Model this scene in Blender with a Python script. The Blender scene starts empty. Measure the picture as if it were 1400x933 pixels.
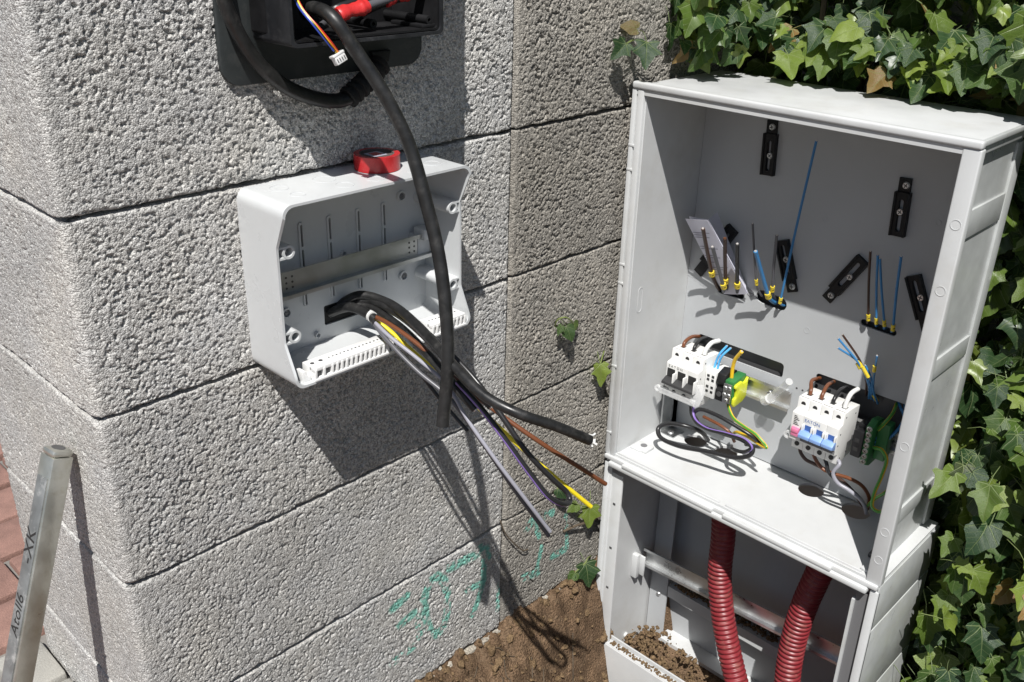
import bpy, bmesh, math, random
import numpy as np
from mathutils import Vector, Matrix
from mathutils.geometry import tessellate_polygon

random.seed(7)
SC = bpy.context.scene
COL = SC.collection

# ---------------------------------------------------------------- camera
cd = bpy.data.cameras.new('camera')
cam = bpy.data.objects.new('camera', cd)
COL.objects.link(cam)
cam.location = (-0.2993, -0.8300, 0.2647)
cam.rotation_euler = (1.13540, -0.02424, -0.80048)
cd.sensor_width = 36.0
cd.lens = 33.42
cd.clip_start = 0.02
cd.clip_end = 500
SC.camera = cam

# ---------------------------------------------------------------- light
SUN = Vector((-1.30, -1.0, 2.45)).normalized()          # towards the sun
w = bpy.data.worlds.new('World')
SC.world = w
w.use_nodes = True
nt = w.node_tree
nt.nodes.clear()
sky = nt.nodes.new('ShaderNodeTexSky')
sky.sky_type = 'NISHITA'
sky.sun_disc = False
sky.sun_elevation = math.asin(SUN.z)
sky.sun_rotation = math.atan2(SUN.x, SUN.y) % (2 * math.pi)
bg = nt.nodes.new('ShaderNodeBackground')
bg.inputs['Strength'].default_value = 0.05
wo = nt.nodes.new('ShaderNodeOutputWorld')
nt.links.new(sky.outputs[0], bg.inputs['Color'])
nt.links.new(bg.outputs[0], wo.inputs['Surface'])
sd = bpy.data.lights.new('sun', 'SUN')
sd.energy = 5.0
sd.angle = math.radians(0.53)
sd.color = (1.0, 0.975, 0.94)
sun = bpy.data.objects.new('sun', sd)
COL.objects.link(sun)
sun.rotation_euler = SUN.to_track_quat('Z', 'Y').to_euler()
SC.view_settings.view_transform = 'Standard'
SC.view_settings.look = 'None'
SC.view_settings.gamma = 1.0
SC.view_settings.use_curve_mapping = False
SC.view_settings.exposure = 0.28
SC.cycles.max_bounces = 6

# ---------------------------------------------------------------- materials
MATS = {}


def N(t, typ, **kw):
    n = t.nodes.new(typ)
    for k, v in kw.items():
        if k.startswith('i_'):
            n.inputs[k[2:].replace('_', ' ')].default_value = v
        else:
            setattr(n, k, v)
    return n


def c4(c):
    return (c[0], c[1], c[2], 1.0)


def mat(name, col, rough=0.5, metal=0.0, var=0.0, vscale=12.0, bump=0.0, bscale=300.0, spec=0.5,
        dirt=None, dirt_amt=0.0, dscale=30.0, speck=0.0, sscale=900.0, trans=0.0, alpha=1.0, streak=None):
    m = bpy.data.materials.new(name)
    m.use_nodes = True
    t = m.node_tree
    p = t.nodes['Principled BSDF']
    L = t.links
    p.inputs['Base Color'].default_value = c4(col)
    p.inputs['Roughness'].default_value = rough
    p.inputs['Metallic'].default_value = metal
    p.inputs['Specular IOR Level'].default_value = spec
    p.inputs['Transmission Weight'].default_value = trans
    p.inputs['Alpha'].default_value = alpha
    tc = N(t, 'ShaderNodeTexCoord')
    cur = None
    if var:
        n = N(t, 'ShaderNodeTexNoise', i_Scale=vscale, i_Detail=5.0, i_Roughness=0.6)
        L.new(tc.outputs['Object'], n.inputs['Vector'])
        r = N(t, 'ShaderNodeMapRange')
        r.inputs[1].default_value = 0.3
        r.inputs[2].default_value = 0.7
        r.inputs[3].default_value = 1 - var
        r.inputs[4].default_value = 1 + var * 0.6
        L.new(n.outputs['Fac'], r.inputs[0])
        mx = N(t, 'ShaderNodeMix', data_type='RGBA', blend_type='MULTIPLY')
        mx.inputs[0].default_value = 1
        mx.inputs[6].default_value = c4(col)
        L.new(r.outputs[0], mx.inputs[7])
        cur = mx.outputs[2]
        r2 = N(t, 'ShaderNodeMapRange')
        r2.inputs[1].default_value = 0.3
        r2.inputs[2].default_value = 0.7
        r2.inputs[3].default_value = max(0.05, rough - 0.1)
        r2.inputs[4].default_value = min(1, rough + 0.12)
        L.new(n.outputs['Fac'], r2.inputs[0])
        L.new(r2.outputs[0], p.inputs['Roughness'])
    if speck:
        n = N(t, 'ShaderNodeTexNoise', i_Scale=sscale, i_Detail=2.0)
        L.new(tc.outputs['Object'], n.inputs['Vector'])
        r = N(t, 'ShaderNodeMapRange')
        r.inputs[1].default_value = 0.35
        r.inputs[2].default_value = 0.65
        r.inputs[3].default_value = 1 - speck
        r.inputs[4].default_value = 1 + speck
        L.new(n.outputs['Fac'], r.inputs[0])
        mx = N(t, 'ShaderNodeMix', data_type='RGBA', blend_type='MULTIPLY')
        mx.inputs[0].default_value = 1
        if cur:
            L.new(cur, mx.inputs[6])
        else:
            mx.inputs[6].default_value = c4(col)
        L.new(r.outputs[0], mx.inputs[7])
        cur = mx.outputs[2]
    if dirt:
        n = N(t, 'ShaderNodeTexNoise', i_Scale=dscale, i_Detail=8.0, i_Roughness=0.7)
        L.new(tc.outputs['Object'], n.inputs['Vector'])
        r = N(t, 'ShaderNodeMapRange')
        r.inputs[1].default_value = 0.52
        r.inputs[2].default_value = 0.75
        r.inputs[3].default_value = 0
        r.inputs[4].default_value = dirt_amt
        L.new(n.outputs['Fac'], r.inputs[0])
        mx = N(t, 'ShaderNodeMix', data_type='RGBA')
        L.new(r.outputs[0], mx.inputs[0])
        if cur:
            L.new(cur, mx.inputs[6])
        else:
            mx.inputs[6].default_value = c4(col)
        mx.inputs[7].default_value = c4(dirt)
        cur = mx.outputs[2]
    if cur:
        L.new(cur, p.inputs['Base Color'])
    if bump:
        n = N(t, 'ShaderNodeTexNoise', i_Scale=bscale, i_Detail=4.0)
        L.new(tc.outputs['Object'], n.inputs['Vector'])
        b = N(t, 'ShaderNodeBump')
        b.inputs['Strength'].default_value = 1.0
        b.inputs['Distance'].default_value = bump
        L.new(n.outputs['Fac'], b.inputs['Height'])
        L.new(b.outputs[0], p.inputs['Normal'])
    MATS[name] = m
    return m


def concrete(name, col, warm, bump=0.0009, vs=420.0):
    m = bpy.data.materials.new(name)
    m.use_nodes = True
    t = m.node_tree
    L = t.links
    p = t.nodes['Principled BSDF']
    p.inputs['Roughness'].default_value = 0.95
    p.inputs['Specular IOR Level'].default_value = 0.15
    tc = N(t, 'ShaderNodeTexCoord')
    co = tc.outputs['Object']
    big = N(t, 'ShaderNodeTexNoise', i_Scale=9.0, i_Detail=6.0, i_Roughness=0.65)
    L.new(co, big.inputs['Vector'])
    r = N(t, 'ShaderNodeMapRange')
    r.inputs[1].default_value = 0.35
    r.inputs[2].default_value = 0.7
    L.new(big.outputs['Fac'], r.inputs[0])
    m1 = N(t, 'ShaderNodeMix', data_type='RGBA')
    m1.inputs[6].default_value = c4(col)
    m1.inputs[7].default_value = c4(warm)
    L.new(r.outputs[0], m1.inputs[0])
    # sand grains of different tint; dark ones also paint in the shade of pits
    vo = N(t, 'ShaderNodeTexVoronoi', i_Scale=vs)
    L.new(co, vo.inputs['Vector'])
    sep = N(t, 'ShaderNodeSeparateColor')
    L.new(vo.outputs['Color'], sep.inputs[0])
    r2 = N(t, 'ShaderNodeMapRange')
    r2.inputs[3].default_value = 0.62
    r2.inputs[4].default_value = 1.34
    L.new(sep.outputs[0], r2.inputs[0])
    m2 = N(t, 'ShaderNodeMix', data_type='RGBA', blend_type='MULTIPLY')
    m2.inputs[0].default_value = 1
    L.new(m1.outputs[2], m2.inputs[6])
    L.new(r2.outputs[0], m2.inputs[7])
    fine = N(t, 'ShaderNodeTexNoise', i_Scale=1100.0, i_Detail=2.0)
    L.new(co, fine.inputs['Vector'])
    r3 = N(t, 'ShaderNodeMapRange')
    r3.inputs[1].default_value = 0.3
    r3.inputs[2].default_value = 0.7
    r3.inputs[3].default_value = 0.72
    r3.inputs[4].default_value = 1.28
    L.new(fine.outputs['Fac'], r3.inputs[0])
    m3 = N(t, 'ShaderNodeMix', data_type='RGBA', blend_type='MULTIPLY')
    m3.inputs[0].default_value = 1
    L.new(m2.outputs[2], m3.inputs[6])
    L.new(r3.outputs[0], m3.inputs[7])
    # each block left the mould a little different
    oi = N(t, 'ShaderNodeObjectInfo')
    r5 = N(t, 'ShaderNodeMapRange')
    r5.inputs[3].default_value = 0.90
    r5.inputs[4].default_value = 1.08
    L.new(oi.outputs['Random'], r5.inputs[0])
    st = N(t, 'ShaderNodeTexNoise', i_Scale=3.5, i_Detail=8.0, i_Roughness=0.7)
    L.new(co, st.inputs['Vector'])
    r6 = N(t, 'ShaderNodeMapRange')
    r6.inputs[1].default_value = 0.35
    r6.inputs[2].default_value = 0.65
    r6.inputs[3].default_value = 0.86
    r6.inputs[4].default_value = 1.10
    L.new(st.outputs['Fac'], r6.inputs[0])
    mm = N(t, 'ShaderNodeMath', operation='MULTIPLY')
    L.new(r5.outputs[0], mm.inputs[0])
    L.new(r6.outputs[0], mm.inputs[1])
    m3b = N(t, 'ShaderNodeMix', data_type='RGBA', blend_type='MULTIPLY')
    m3b.inputs[0].default_value = 1
    L.new(m3.outputs[2], m3b.inputs[6])
    L.new(mm.outputs[0], m3b.inputs[7])
    m3 = m3b
    # worn spray paint
    at = N(t, 'ShaderNodeAttribute', attribute_name='paint')
    m4 = N(t, 'ShaderNodeMix', data_type='RGBA')
    L.new(at.outputs['Fac'], m4.inputs[0])
    L.new(m3.outputs[2], m4.inputs[6])
    m4.inputs[7].default_value = (0.17, 0.44, 0.36, 1)
    L.new(m4.outputs[2], p.inputs['Base Color'])
    add = N(t, 'ShaderNodeMath', operation='MULTIPLY_ADD')
    add.inputs[1].default_value = -0.9
    L.new(vo.outputs['Distance'], add.inputs[0])
    L.new(fine.outputs['Fac'], add.inputs[2])
    b = N(t, 'ShaderNodeBump')
    b.inputs['Strength'].default_value = 1.0
    b.inputs['Distance'].default_value = bump
    L.new(add.outputs[0], b.inputs['Height'])
    L.new(b.outputs[0], p.inputs['Normal'])
    MATS[name] = m
    return m


concrete('concrete_pier', (0.475, 0.471, 0.46), (0.50, 0.484, 0.45), 0.0011, 560.0)
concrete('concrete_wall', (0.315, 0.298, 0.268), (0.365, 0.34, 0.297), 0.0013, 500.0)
concrete('concrete_footing', (0.36, 0.335, 0.29), (0.30, 0.27, 0.22))
mat('mortar', (0.20, 0.19, 0.175), 0.95, var=0.3, bump=0.002, bscale=200)
mat('plastic', (0.545, 0.555, 0.555), 0.42, var=0.05, vscale=9, bump=0.00006, bscale=900,
    dirt=(0.38, 0.36, 0.31), dirt_amt=0.32, dscale=11, speck=0.012, sscale=45)
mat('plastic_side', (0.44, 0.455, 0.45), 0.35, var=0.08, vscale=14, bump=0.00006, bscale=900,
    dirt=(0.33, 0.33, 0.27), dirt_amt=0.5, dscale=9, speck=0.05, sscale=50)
mat('plastic_panel', (0.43, 0.445, 0.455), 0.45, var=0.04, vscale=9)
mat('box_plastic', (0.56, 0.575, 0.58), 0.32, var=0.04, vscale=12, dirt=(0.45, 0.44, 0.42), dirt_amt=0.2, dscale=25)
mat('white_plastic', (0.74, 0.74, 0.73), 0.35, var=0.03)
mat('black_plastic', (0.012, 0.012, 0.013), 0.45, spec=0.3, var=0.3, vscale=40, bump=0.00008, bscale=700)
mat('black_housing', (0.020, 0.021, 0.024), 0.42, var=0.35, vscale=30, dirt=(0.12, 0.12, 0.12), dirt_amt=0.5, dscale=45)
mat('dark_plate', (0.028, 0.033, 0.034), 0.55, var=0.3, vscale=25, dirt=(0.10, 0.10, 0.095), dirt_amt=0.35, dscale=60)
mat('black_rubber', (0.016, 0.016, 0.016), 0.40, var=0.4, vscale=60, bump=0.0001, bscale=400,
    dirt=(0.09, 0.085, 0.08), dirt_amt=0.35, dscale=90)
mat('steel', (0.72, 0.73, 0.73), 0.34, 0.9, var=0.12, vscale=40)
mat('zinc', (0.50, 0.51, 0.51), 0.42, 1.0, var=0.15, vscale=30)
mat('dark_grey', (0.07, 0.07, 0.072), 0.4)
mat('copper', (0.62, 0.30, 0.17), 0.35, 1.0)
mat('tinned', (0.75, 0.72, 0.68), 0.4, 0.6)
mat('wire_black', (0.018, 0.018, 0.019), 0.32)
mat('wire_brown', (0.15, 0.052, 0.022), 0.35)
mat('wire_dark_brown', (0.055, 0.028, 0.02), 0.35)
mat('wire_grey', (0.30, 0.30, 0.34), 0.35)
mat('wire_slate', (0.10, 0.10, 0.11), 0.35)
mat('wire_blue', (0.045, 0.20, 0.43), 0.35)
mat('wire_sky', (0.10, 0.42, 0.78), 0.35)
mat('wire_white', (0.68, 0.68, 0.66), 0.35)
mat('wire_yellow', (0.74, 0.60, 0.02), 0.35)
mat('wire_amber', (0.72, 0.46, 0.02), 0.35)
mat('wire_green', (0.06, 0.25, 0.03), 0.35)
mat('wire_purple', (0.22, 0.14, 0.42), 0.35)
mat('wire_red', (0.50, 0.03, 0.02), 0.35)
mat('wire_orange', (0.72, 0.25, 0.02), 0.35)
mat('wire_navy', (0.03, 0.06, 0.35), 0.35)
mat('ferrule', (0.70, 0.54, 0.04), 0.45)
mat('print_black', (0.02, 0.02, 0.02), 0.6)
mat('print_blue', (0.05, 0.12, 0.35), 0.5)
mat('tape_red', (0.46, 0.022, 0.025), 0.28, var=0.12, vscale=60)
mat('tape_red_wrap', (0.55, 0.03, 0.03), 0.35, var=0.15, vscale=120, bump=0.0006, bscale=180)
mat('cardboard', (0.10, 0.08, 0.075), 0.7, var=0.2)
mat('tape_label', (0.42, 0.42, 0.50), 0.5)
mat('breaker', (0.72, 0.72, 0.70), 0.42, var=0.02)
mat('breaker_grey', (0.16, 0.16, 0.165), 0.45)
mat('toggle_black', (0.035, 0.035, 0.036), 0.45)
mat('toggle_blue', (0.22, 0.36, 0.66), 0.4)
mat('button_pink', (0.72, 0.20, 0.34), 0.4)
mat('terminal_green', (0.03, 0.17, 0.05), 0.4)
mat('terminal_yellow', (0.62, 0.66, 0.03), 0.38)
mat('clear_plastic', (0.85, 0.86, 0.86), 0.08, alpha=0.38)
mat('paper', (0.60, 0.60, 0.68), 0.8)
mat('paper_print', (0.22, 0.22, 0.28), 0.8)
mat('conduit', (0.21, 0.022, 0.028), 0.42, var=0.15, vscale=40, dirt=(0.30, 0.18, 0.14), dirt_amt=0.5, dscale=60)
mat('brick', (0.27, 0.155, 0.125), 0.9, var=0.25, vscale=30, bump=0.0012, bscale=500, speck=0.2, sscale=700)
mat('kerb_grey', (0.33, 0.32, 0.29), 0.9, var=0.2, bump=0.001, bscale=500, speck=0.15)
mat('soil', (0.150, 0.098, 0.060), 1.0, var=0.5, vscale=22, bump=0.006, bscale=260, speck=0.35, sscale=420,
    dirt=(0.24, 0.17, 0.11), dirt_amt=0.8, dscale=60, spec=0.1)
mat('soil_clump', (0.17, 0.115, 0.065), 1.0, var=0.35, vscale=120, bump=0.002, bscale=400, speck=0.35, sscale=600, spec=0.1)
mat('aluminium', (0.60, 0.60, 0.55), 0.36, 0.85, var=0.18, vscale=26, bump=0.0002, bscale=260,
    dirt=(0.42, 0.40, 0.31), dirt_amt=0.8, dscale=38)
mat('aluminium_dull', (0.24, 0.25, 0.25), 0.5, 0.5, var=0.25, vscale=40, dirt=(0.62, 0.62, 0.60), dirt_amt=0.8, dscale=70)
mat('street', (0.12, 0.118, 0.112), 0.9, var=0.2, vscale=3, bump=0.002, bscale=120)
mat('bark', (0.10, 0.075, 0.05), 0.9, var=0.3, vscale=60, bump=0.001, bscale=300)
mat('petiole', (0.16, 0.20, 0.06), 0.6)
mat('foam_black', (0.012, 0.012, 0.012), 0.8)


def leaf_material():
    m = bpy.data.materials.new('ivy_leaf')
    m.use_nodes = True
    t = m.node_tree
    L = t.links
    p = t.nodes['Principled BSDF']
    out = t.nodes['Material Output']
    uv = N(t, 'ShaderNodeUVMap', uv_map='leaf')
    sx = N(t, 'ShaderNodeSeparateXYZ')
    L.new(uv.outputs[0], sx.inputs[0])

    def M(op, a, b=None, c=None):
        n = N(t, 'ShaderNodeMath', operation=op)
        for i, v in enumerate((a, b, c)):
            if v is None:
                continue
            if isinstance(v, (int, float)):
                n.inputs[i].default_value = v
            else:
                L.new(v, n.inputs[i])
        return n.outputs[0]
    ax = M('ABSOLUTE', sx.outputs[0])
    y = sx.outputs[1]
    mind = None
    for ang in (90, 42, -2):
        a = math.radians(ang)
        d = M('ABSOLUTE', M('SUBTRACT', M('MULTIPLY', ax, math.sin(a)), M('MULTIPLY', y, math.cos(a))))
        al = M('ADD', M('MULTIPLY', ax, math.cos(a)), M('MULTIPLY', y, math.sin(a)))
        d = M('ADD', d, M('MULTIPLY', M('LESS_THAN', al, 0.0), 9.0))
        d = M('ADD', d, M('MULTIPLY', al, 0.012))
        mind = d if mind is None else M('MINIMUM', mind, d)
    # side veins off the midrib
    fr = M('ABSOLUTE', M('SUBTRACT', M('FRACT', M('MULTIPLY', M('SUBTRACT', y, M('MULTIPLY', ax, 0.8)), 6.0)), 0.5))
    side = M('MULTIPLY', M('LESS_THAN', fr, 0.05), 0.35)
    vein = N(t, 'ShaderNodeMapRange', interpolation_type='SMOOTHSTEP')
    vein.inputs[1].default_value = 0.022
    vein.inputs[2].default_value = 0.007
    L.new(mind, vein.inputs[0])
    vf = M('MAXIMUM', vein.outputs[0], side)
    at = N(t, 'ShaderNodeAttribute', attribute_name='rnd')
    oi = N(t, 'ShaderNodeObjectInfo')
    rv = M('FRACT', M('ADD', at.outputs['Fac'], oi.outputs['Random']))
    ramp = N(t, 'ShaderNodeValToRGB')
    cr = ramp.color_ramp
    cr.elements[0].position = 0.0
    cr.elements[0].color = (0.26, 0.15, 0.05, 1)
    cr.elements[1].position = 1.0
    cr.elements[1].color = (0.19, 0.25, 0.045, 1)
    for pos, c in ((0.022, (0.020, 0.050, 0.018)), (0.30, (0.032, 0.066, 0.024)), (0.55, (0.065, 0.115, 0.024)), (0.80, (0.115, 0.170, 0.030))):
        e = cr.elements.new(pos)
        e.color = c4(c)
    L.new(rv, ramp.inputs[0])
    tc = N(t, 'ShaderNodeTexCoord')
    no = N(t, 'ShaderNodeTexNoise', i_Scale=60.0, i_Detail=4.0)
    L.new(tc.outputs['Object'], no.inputs['Vector'])
    r = N(t, 'ShaderNodeMapRange')
    r.inputs[1].default_value = 0.3
    r.inputs[2].default_value = 0.7
    r.inputs[3].default_value = 0.75
    r.inputs[4].default_value = 1.25
    L.new(no.outputs['Fac'], r.inputs[0])
    mx = N(t, 'ShaderNodeMix', data_type='RGBA', blend_type='MULTIPLY')
    mx.inputs[0].default_value = 1
    L.new(ramp.outputs[0], mx.inputs[6])
    L.new(r.outputs[0], mx.inputs[7])
    mv = N(t, 'ShaderNodeMix', data_type='RGBA')
    L.new(M('MULTIPLY', vf, 0.5), mv.inputs[0])
    L.new(mx.outputs[2], mv.inputs[6])
    mv.inputs[7].default_value = (0.30, 0.36, 0.17, 1)
    L.new(mv.outputs[2], p.inputs['Base Color'])
    p.inputs['Roughness'].default_value = 0.36
    p.inputs['Specular IOR Level'].default_value = 0.45
    b = N(t, 'ShaderNodeBump')
    b.inputs['Distance'].default_value = 0.0012
    b.inputs['Strength'].default_value = 0.7
    L.new(M('ADD', M('MULTIPLY', vf, -0.6), M('MULTIPLY', no.outputs['Fac'], 0.6)), b.inputs['Height'])
    L.new(b.outputs[0], p.inputs['Normal'])
    tr = N(t, 'ShaderNodeBsdfTranslucent')
    mt = N(t, 'ShaderNodeMix', data_type='RGBA', blend_type='MULTIPLY')
    mt.inputs[0].default_value = 1
    L.new(mv.outputs[2], mt.inputs[6])
    mt.inputs[7].default_value = (1.5, 1.7, 0.6, 1)
    L.new(mt.outputs[2], tr.inputs['Color'])
    ms = N(t, 'ShaderNodeMixShader')
    ms.inputs[0].default_value = 0.28
    L.new(p.outputs[0], ms.inputs[1])
    L.new(tr.outputs[0], ms.inputs[2])
    L.new(ms.outputs[0], out.inputs['Surface'])
    MATS['ivy_leaf'] = m


leaf_material()


# ---------------------------------------------------------------- scene helpers
def tag(o, label=None, cat=None, group=None, kind=None):
    if label:
        o['label'] = label
    if cat:
        o['category'] = cat
    if group:
        o['group'] = group
    if kind:
        o['kind'] = kind
    return o


def thing(name, loc, label, cat, group=None, kind=None):
    o = bpy.data.objects.new(name, None)
    COL.objects.link(o)
    o.location = loc
    o.empty_display_size = 0.02
    return tag(o, label, cat, group, kind)


def attach(o, parent):
    if parent is not None:
        o.parent = parent
        if parent.type == 'EMPTY':
            o.matrix_parent_inverse = Matrix.Translation(-Vector(parent.location))
        else:
            o.matrix_parent_inverse = parent.matrix_basis.inverted()
    return o


def place(name, me, parent, M=None):
    o = bpy.data.objects.new(name, me)
    COL.objects.link(o)
    if M is not None:
        o.matrix_basis = M
    return attach(o, parent)


def basis(o, u, v, n):
    """matrix whose local x, y, z run along u, v, n from o"""
    u, v, n = Vector(u).normalized(), Vector(v).normalized(), Vector(n).normalized()
    m = Matrix((u, v, n)).transposed().to_4x4()
    m.translation = Vector(o)
    return m


class G:
    def __init__(s):
        s.v, s.f, s.m = [], [], []

    def add(s, vs, fs, mi=0):
        k = len(s.v)
        s.v += [tuple(p) for p in vs]
        s.f += [tuple(i + k for i in f) for f in fs]
        s.m += [mi] * len(fs) if isinstance(mi, int) else list(mi)
        return s

    def bm(s, bm, mi=0, M=None):
        if M is not None:
            bm.transform(M)
        bm.verts.index_update()
        s.add([v.co[:] for v in bm.verts], [[v.index for v in f.verts] for f in bm.faces], mi)
        bm.free()
        return s

    def box(s, lo, hi, b=0.0, seg=2, mi=0, M=None):
        lo, hi = [min(a, c) for a, c in zip(lo, hi)], [max(a, c) for a, c in zip(lo, hi)]
        bm = bmesh.new()
        bmesh.ops.create_cube(bm, size=1)
        for v in bm.verts:
            v.co = Vector([(lo[i] + hi[i]) / 2 + v.co[i] * (hi[i] - lo[i]) for i in range(3)])
        if b:
            b = min(b, 0.45 * min(hi[i] - lo[i] for i in range(3)))
            bmesh.ops.bevel(bm, geom=bm.edges[:], offset=b, segments=seg, profile=0.5, affect='EDGES')
        return s.bm(bm, mi, M)

    def prism(s, poly, M, h, b=0.0, seg=2, mi=0):
        """polygon in local xy, extruded 0..h along local z"""
        bm = bmesh.new()
        lo = [bm.verts.new((p[0], p[1], 0)) for p in poly]
        hi = [bm.verts.new((p[0], p[1], h)) for p in poly]
        n = len(poly)
        bm.faces.new(lo[::-1])
        bm.faces.new(hi)
        for i in range(n):
            bm.faces.new((lo[i], lo[(i + 1) % n], hi[(i + 1) % n], hi[i]))
        bmesh.ops.recalc_face_normals(bm, faces=bm.faces[:])
        if b:
            bmesh.ops.bevel(bm, geom=bm.edges[:], offset=b, segments=seg, profile=0.5, affect='EDGES')
        return s.bm(bm, mi, M)

    def plate(s, outer, holes, M, h, mi=0):
        """flat plate with real holes, local xy, thickness 0..h"""
        loops = [outer] + holes
        flat = [p for l in loops for p in l]
        tris = tessellate_polygon([[Vector((p[0], p[1], 0)) for p in l] for l in loops])
        n = len(flat)
        vs = [M @ Vector((p[0], p[1], z)) for z in (0, h) for p in flat]
        fs = []
        for t in tris:
            a, b, c = t
            cr = (flat[b][0] - flat[a][0]) * (flat[c][1] - flat[a][1]) - (flat[b][1] - flat[a][1]) * (flat[c][0] - flat[a][0])
            if cr < 0:
                a, c = c, a
            fs.append((a + n, b + n, c + n))
            fs.append((c, b, a))
        k = 0
        for l in loops:
            m = len(l)
            for i in range(m):
                j = (i + 1) % m
                fs.append((k + i, k + j, k + j + n, k + i + n))
            k += m
        return s.add(vs, fs, mi)

    def cyl(s, a, b, r0, r1=None, n=16, mi=0, cap=True):
        r1 = r0 if r1 is None else r1
        a, b = Vector(a), Vector(b)
        q = (b - a).normalized()
        u = q.orthogonal().normalized()
        v = q.cross(u)
        vs = []
        for p, r in ((a, r0), (b, r1)):
            for i in range(n):
                t = 2 * math.pi * i / n
                vs.append(p + (u * math.cos(t) + v * math.sin(t)) * r)
        fs = [(i, (i + 1) % n, n + (i + 1) % n, n + i) for i in range(n)]
        if cap:
            fs += [tuple(range(n))[::-1], tuple(range(n, 2 * n))]
        return s.add(vs, fs, mi)

    def ring(s, a, b, ro, ri, n=20, mi=0):
        """hollow tube from a to b"""
        a, b = Vector(a), Vector(b)
        q = (b - a).normalized()
        u = q.orthogonal().normalized()
        v = q.cross(u)
        vs = []
        for p, r in ((a, ro), (b, ro), (b, ri), (a, ri)):
            for i in range(n):
                t = 2 * math.pi * i / n
                vs.append(p + (u * math.cos(t) + v * math.sin(t)) * r)
        fs = []
        for k in range(4):
            for i in range(n):
                fs.append((k * n + i, k * n + (i + 1) % n, ((k + 1) % 4) * n + (i + 1) % n, ((k + 1) % 4) * n + i))
        return s.add(vs, fs, mi)

    def tube(s, pts, r, n=10, res=8, mi=0, stripe=None, raw=False, rfun=None, cap=True, squash=1.0):
        P = [Vector(p) for p in pts] if raw else spline(pts, res)
        ln = [0.0]
        for i in range(1, len(P)):
            ln.append(ln[-1] + (P[i] - P[i - 1]).length)
        u = None
        vs = []
        for i, p in enumerate(P):
            t = (P[min(i + 1, len(P) - 1)] - P[max(i - 1, 0)]).normalized()
            if u is None:
                u = t.orthogonal().normalized()
            u = (u - t * u.dot(t)).normalized()
            w_ = t.cross(u)
            rr = rfun(ln[i], i) if rfun else r
            for k in range(n):
                a = 2 * math.pi * k / n
                vs.append(p + (u * math.cos(a) + w_ * math.sin(a) * squash) * rr)
        fs, ms = [], []
        for i in range(len(P) - 1):
            for k in range(n):
                fs.append((i * n + k, i * n + (k + 1) % n, (i + 1) * n + (k + 1) % n, (i + 1) * n + k))
                ms.append(stripe[1] if stripe and k in stripe[0] else mi)
        if cap:
            fs += [tuple(range(n))[::-1], tuple(range((len(P) - 1) * n, len(P) * n))]
            ms += [mi, mi]
        return s.add(vs, fs, ms)

    def mesh(s, name, mats, angle=35):
        me = bpy.data.meshes.new(name)
        me.from_pydata(s.v, [], s.f)
        for m in ([mats] if isinstance(mats, str) else mats):
            me.materials.append(MATS[m])
        me.polygons.foreach_set('material_index', s.m)
        me.polygons.foreach_set('use_smooth', [True] * len(s.f))
        me.set_sharp_from_angle(angle=math.radians(angle))
        me.update()
        return me

    def build(s, name, mats, parent=None, angle=35):
        return place(name, s.mesh(name, mats, angle), parent)


def spline(pts, res=8):
    P = [Vector(p) for p in pts]
    if len(P) == 2:
        return [P[0].lerp(P[1], i / res) for i in range(res + 1)]
    P = [P[0] * 2 - P[1]] + P + [P[-1] * 2 - P[-2]]
    out = []
    for i in range(1, len(P) - 2):
        p0, p1, p2, p3 = P[i - 1:i + 3]
        # centripetal Catmull-Rom
        t0 = 0
        t1 = t0 + max(1e-5, (p1 - p0).length ** 0.5)
        t2 = t1 + max(1e-5, (p2 - p1).length ** 0.5)
        t3 = t2 + max(1e-5, (p3 - p2).length ** 0.5)
        for k in range(res):
            t = t1 + (t2 - t1) * k / res
            a1 = p0 * ((t1 - t) / (t1 - t0)) + p1 * ((t - t0) / (t1 - t0))
            a2 = p1 * ((t2 - t) / (t2 - t1)) + p2 * ((t - t1) / (t2 - t1))
            a3 = p2 * ((t3 - t) / (t3 - t2)) + p3 * ((t - t2) / (t3 - t2))
            b1 = a1 * ((t2 - t) / (t2 - t0)) + a2 * ((t - t0) / (t2 - t0))
            b2 = a2 * ((t3 - t) / (t3 - t1)) + a3 * ((t - t1) / (t3 - t1))
            out.append(b1 * ((t2 - t) / (t2 - t1)) + b2 * ((t - t1) / (t2 - t1)))
    out.append(P[-2].copy())
    return out


def rrect(x0, y0, x1, y1, r, k=5):
    x0, x1 = min(x0, x1), max(x0, x1)
    y0, y1 = min(y0, y1), max(y0, y1)
    out = []
    for cx, cy, a0 in ((x1 - r, y0 + r, -90), (x1 - r, y1 - r, 0), (x0 + r, y1 - r, 90), (x0 + r, y0 + r, 180)):
        for i in range(k + 1):
            a = math.radians(a0 + 90 * i / k)
            out.append((cx + r * math.cos(a), cy + r * math.sin(a)))
    return out


def circ(x, y, r, n=28):
    return [(x + r * math.cos(2 * math.pi * i / n), y + r * math.sin(2 * math.pi * i / n)) for i in range(n)]


def lettering(text, M, size, matname, parent, shear=0.0, name='lettering'):
    cu = bpy.data.curves.new('t', 'FONT')
    cu.body = text
    cu.size = size
    cu.shear = shear
    cu.extrude = 0.00008
    o = bpy.data.objects.new('t', cu)
    COL.objects.link(o)
    dg = bpy.context.evaluated_depsgraph_get()
    dg.update()
    me = bpy.data.meshes.new_from_object(o.evaluated_get(dg))
    bpy.data.objects.remove(o)
    bpy.data.curves.remove(cu)
    me.materials.clear()
    me.materials.append(MATS[matname])
    return place(name, me, parent, M)


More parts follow.
